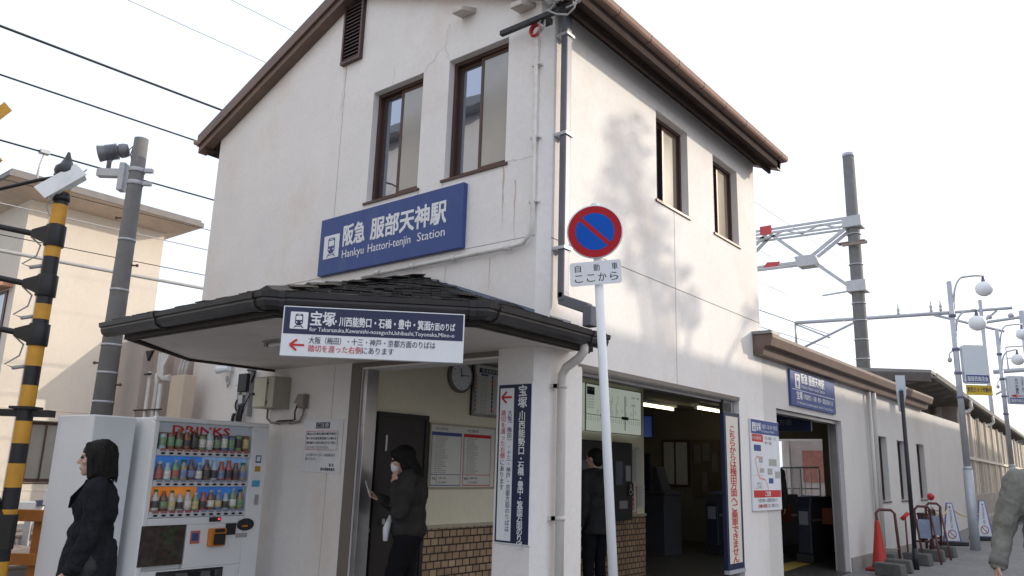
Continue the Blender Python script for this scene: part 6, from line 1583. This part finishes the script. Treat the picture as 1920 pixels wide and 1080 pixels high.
# man in a mask looking at a phone inside the left opening
def hoodhair(mb, P, M, k):
    mb.ell(P(-.015, 0, .04), (.112 * k, .093 * k, .095 * k), 20, 12, rot=M); mb.ell(P(-.055, 0, -.03), (.07 * k, .088 * k, .105 * k), 16, 10, rot=M)
    mb.cap(P(.07, -.04, .07), P(.07, .04, .07), .03 * k, .03 * k)
    for s_ in (1, -1): mb.cap(P(.03, .072 * s_, .05), P(.0, .08 * s_, -.03), .022 * k, .022 * k)
    # longish hair over the nape, hood lying flat behind the neck
    mb.cap(P(-.06, 0, -.06), P(-.085, 0, -.15), .075 * k, .085 * k)
    for s_ in (1, -1): mb.cap(P(.0, .075 * s_, -.02), P(-.02, .078 * s_, -.11), .03 * k, .03 * k); mb.cap(P(-.07, .07 * s_, -.16), P(.02, .085 * s_, -.185), .045 * k, .035 * k)
def man_extra(t, j, k, P, M, co):
    m = MB(); m.ell(P(.072, 0, -.052), (.046 * k, .058 * k, .056 * k), 18, 12, rot=M); m.build('face_mask', mat('mask_white', (.75, .75, .75), .8, var=.03), t)
    m = MB()
    for s_ in (1, -1): m.tube([P(.05, .055 * s_, -.03), P(.0, .08 * s_, -.0)], .003, 5)
    m.build('mask_loop', M_signw, t)
    m = MB(); w_ = j['wrr']; d = (j['wrr'] - j['elr']).normalized(); c = w_ + d * .125 * k + Z * .05
    Fp_ = Frame(c, (0, 1, 0), (.35, 0, .93)); m.obox(Fp_, -.036, .036, -.07, .075, -.004, .004); m.build('phone', mat('phone_pale', (.5, .5, .52), .3), t, bev=.003)
    m = MB(); m.tube([j['belly'] + V3(.14, .05, .0), j['belly'] + V3(.17, .09, -.10), j['belly'] + V3(.17, .10, -.2)], [.022, .03, .02], 8); m.build('earphone_pouch', M_white, t)
    m = MB(); m.tube([j['chest'] + V3(.14, .03, .06), j['chest'] + V3(.165, .03, -.03)], .014, 6); m.tube([j['chest'] + V3(.13, .16, -.08), j['chest'] + V3(.17, .04, -.10)], .004, 5); m.build('zip_flap', M_galv, t)
J = base_joints(); J.update(head=(.075, 0, 1.56), neck=(.01, 0, 1.43), ell=(.05, .27, 1.13), wrl=(.10, .19, 1.345), elr=(.07, -.21, 1.13), wrr=(.27, -.08, 1.21), knl=(.12, .1, .49), anl=(.12, .1, .08), toel=(.27, .11, .04), knr=(.0, -.1, .48), anr=(-.10, -.1, .08), toer=(.06, -.11, .04))
person('person in white mask and dark grey jacket looking at a phone in the left opening', (-1.525, .18, 0), FL, 1.66, J,
       dict(skin=SK, legs=mat('trousers_black', (.010, .010, .012), .9, spec=.12), coat=mat('jacket_grey', (.038, .035, .034), .9, var=.3, scale=9, bump=.5, bscale=20, spec=.15), shoe=SHO, hair=HA), hoodhair, jacket_short, extra=man_extra, head_dir=V3(1, 0, -.22), fist=(1.0, .75), palms=dict(r=V3(0, .4, 1), l=V3(-.6, -.8, 0)))
def shorthair(mb, P, M, k):
    mb.ell(P(-.018, 0, .042), (.106 * k, .086 * k, .088 * k), 18, 12, rot=M); mb.ell(P(-.06, 0, -.02), (.055 * k, .076 * k, .075 * k), 14, 10, rot=M)
# dark figure at the ticket machines
J = base_joints(); J.update(elr=(.05, -.26, 1.12), wrr=(.20, -.22, 1.0))
person('person in black seen from behind at the ticket machines, beside the corner pillar', (-1.45, 3.02, .055), R(172), 1.66, J,
       dict(skin=SK, legs=MATS['trousers_black'], coat=mat('coat_pitch', (.012, .012, .013), .8, var=.3, bump=.4, bscale=30), shoe=SHO, hair=HA), shorthair, coat_long)
# silhouette behind the pier, second opening
J = base_joints()
person('person in dark clothes at the left edge of the second opening', (-1.33, 8.0, .18), R(100), 1.63, J,
       dict(skin=SK, legs=MATS['trousers_black'], coat=mat('coat_darkbrown', (.03, .025, .02), .8, var=.3), shoe=SHO, hair=HA), shorthair, coat_long)
# passer-by cut by the right edge of the frame, walking towards the camera
FR = math.atan2(-.75, .25)
def rman_extra(t, j, k, P, M, co):
    m = MB()
    for s_ in (1, -1): m.prism([j['chest'] + V3(.150, .05 * s_, .05), j['chest'] + V3(.125, .15 * s_, .05), j['chest'] + V3(.125, .15 * s_, -.10), j['chest'] + V3(.155, .05 * s_, -.10)], (.02, 0, 0))
    m.build('chest_pocket', co.data.materials[0], co, bev=.008)
    m = MB()
    for s_ in 'lr':
        d = (j['wr' + s_] - j['el' + s_]).normalized(); c = j['wr' + s_]; m.cyl(c - d * .05, c + d * .012, .057 * k, .055 * k, 18)
    m.build('cuff', mat('cuff_grey', (.17, .165, .15), .85, var=.2), co)
J = walk(base_joints(), -1); J.update(ell=(-.06, .25, 1.10), wrl=(.02, .27, .85), elr=(-.05, -.28, 1.10), wrr=(.0, -.35, .86))
person('person in a grey green work jacket cut off by the right edge', (2.945, 1.99, gz(2)), FR, 1.79, J,
       dict(skin=SK, legs=mat('trousers_grey', (.16, .155, .15), .8, var=.15), coat=mat('jacket_olive', (.22, .215, .19), .9, var=.3, scale=14, bump=.35, bscale=18, spec=.15), shoe=SHO, hair=HA), shorthair, jacket_short, extra=rman_extra, fist=(.6, .6))

# ================================================================ ACROSS THE STREET (shade, reflections)
def leaf_tree(loc, lumps, label, trunk_h):
    t = thing('street_tree', label, 'tree', loc)
    m = MB(); m.tube([(0, 0, 0), (.1, 0, trunk_h * .5), (0, .1, trunk_h)], [.22, .12, .05], 10)
    for (c, r_) in lumps: m.tube([(0, .1, trunk_h * .7), Vector((0, .1, trunk_h)).lerp(Vector(c), .6), c], [.05, .035, .015], 6)
    m.build('trunk', mat('bark', (.10, .075, .055), .9, var=.3, scale=8), t)
    m = MB(); random.seed(17)
    for (c, r_) in lumps:
        for _ in range(int(900 * r_ * r_)):
            d = Vector((random.gauss(0, 1), random.gauss(0, 1), random.gauss(0, 1))).normalized() * r_ * random.random() ** .45
            p = Vector(c) + d; a = Vector((random.gauss(0, 1), random.gauss(0, 1), random.gauss(0, 1))).normalized(); b = a.orthogonal().normalized(); q = random.uniform(.06, .14)
            m.add([p - a * q, p + b * q * .5, p + a * q, p - b * q * .5], [(0, 1, 2, 3)])
    m.build('crown', mat('leaf', (.05, .09, .03), .7, var=.4, scale=3), t)
T = 14.5
base = SDIR * T
lum = [((0, 1.28, 4.55), .30), ((0, 1.36, 4.15), .38), ((0, 1.05, 3.85), .30), ((0, 1.75, 3.75), .34), ((0, 1.55, 3.4), .27), ((0, 2.1, 3.3), .30), ((0, 2.55, 3.15), .22), ((0, 4.2, 3.35), .24)]
o0 = Vector((base.x, base.y + 2.2, 0))
leaf_tree(o0, [(Vector(c) + base - o0, r_) for c, r_ in lum], 'leafy street tree across the road, outside the frame', base.z + 1.8)
def block(name, label, x0, x1, y0, y1, h, col):
    t = thing(name, label, 'building', ((x0 + x1) / 2, (y0 + y1) / 2, gz((y0 + y1) / 2)))
    a, b = (x1 - x0) / 2, (y1 - y0) / 2
    m = MB(); m.box(-a, a, -b, b, 0, h); m.build('wall', mat('block_' + label[:8], col, .85, var=.08, scale=1), t)
    m = MB(); m.prism([(-a - .4, -b - .4, h), (a + .4, -b - .4, h), (a + .4, b + .4, h), (-a - .4, b + .4, h)], (0, 0, .2)); m.build('roof', M_roof, t)
    for sx in (-a, ):
        for k in range(int(2 * b // 3)):
            for z in (1.2, 4.0):
                if z + 1.3 > h: continue
                m = MB(); m.box(sx - .03, sx - .005, -b + .8 + 3 * k, -b + 2.2 + 3 * k, z, z + 1.3); m.build('window', G_dark, t)
    for k in range(int(2 * a // 3)):
        for z in (1.2, 4.0):
            if z + 1.3 > h: continue
            m = MB(); m.box(-a + .8 + 3 * k, -a + 2.2 + 3 * k, b + .005, b + .03, z, z + 1.3); m.build('window', G_dark, t)
block('shop_house', 'cream two storey shop house opposite the station, outside the frame', 9.0, 16, 11.0, 40, 6.9, (.55, .48, .38))
block('corner_house', 'pale three storey house behind the camera across the crossing', -14, -2, -13, -7, 9.2, (.56, .545, .52))
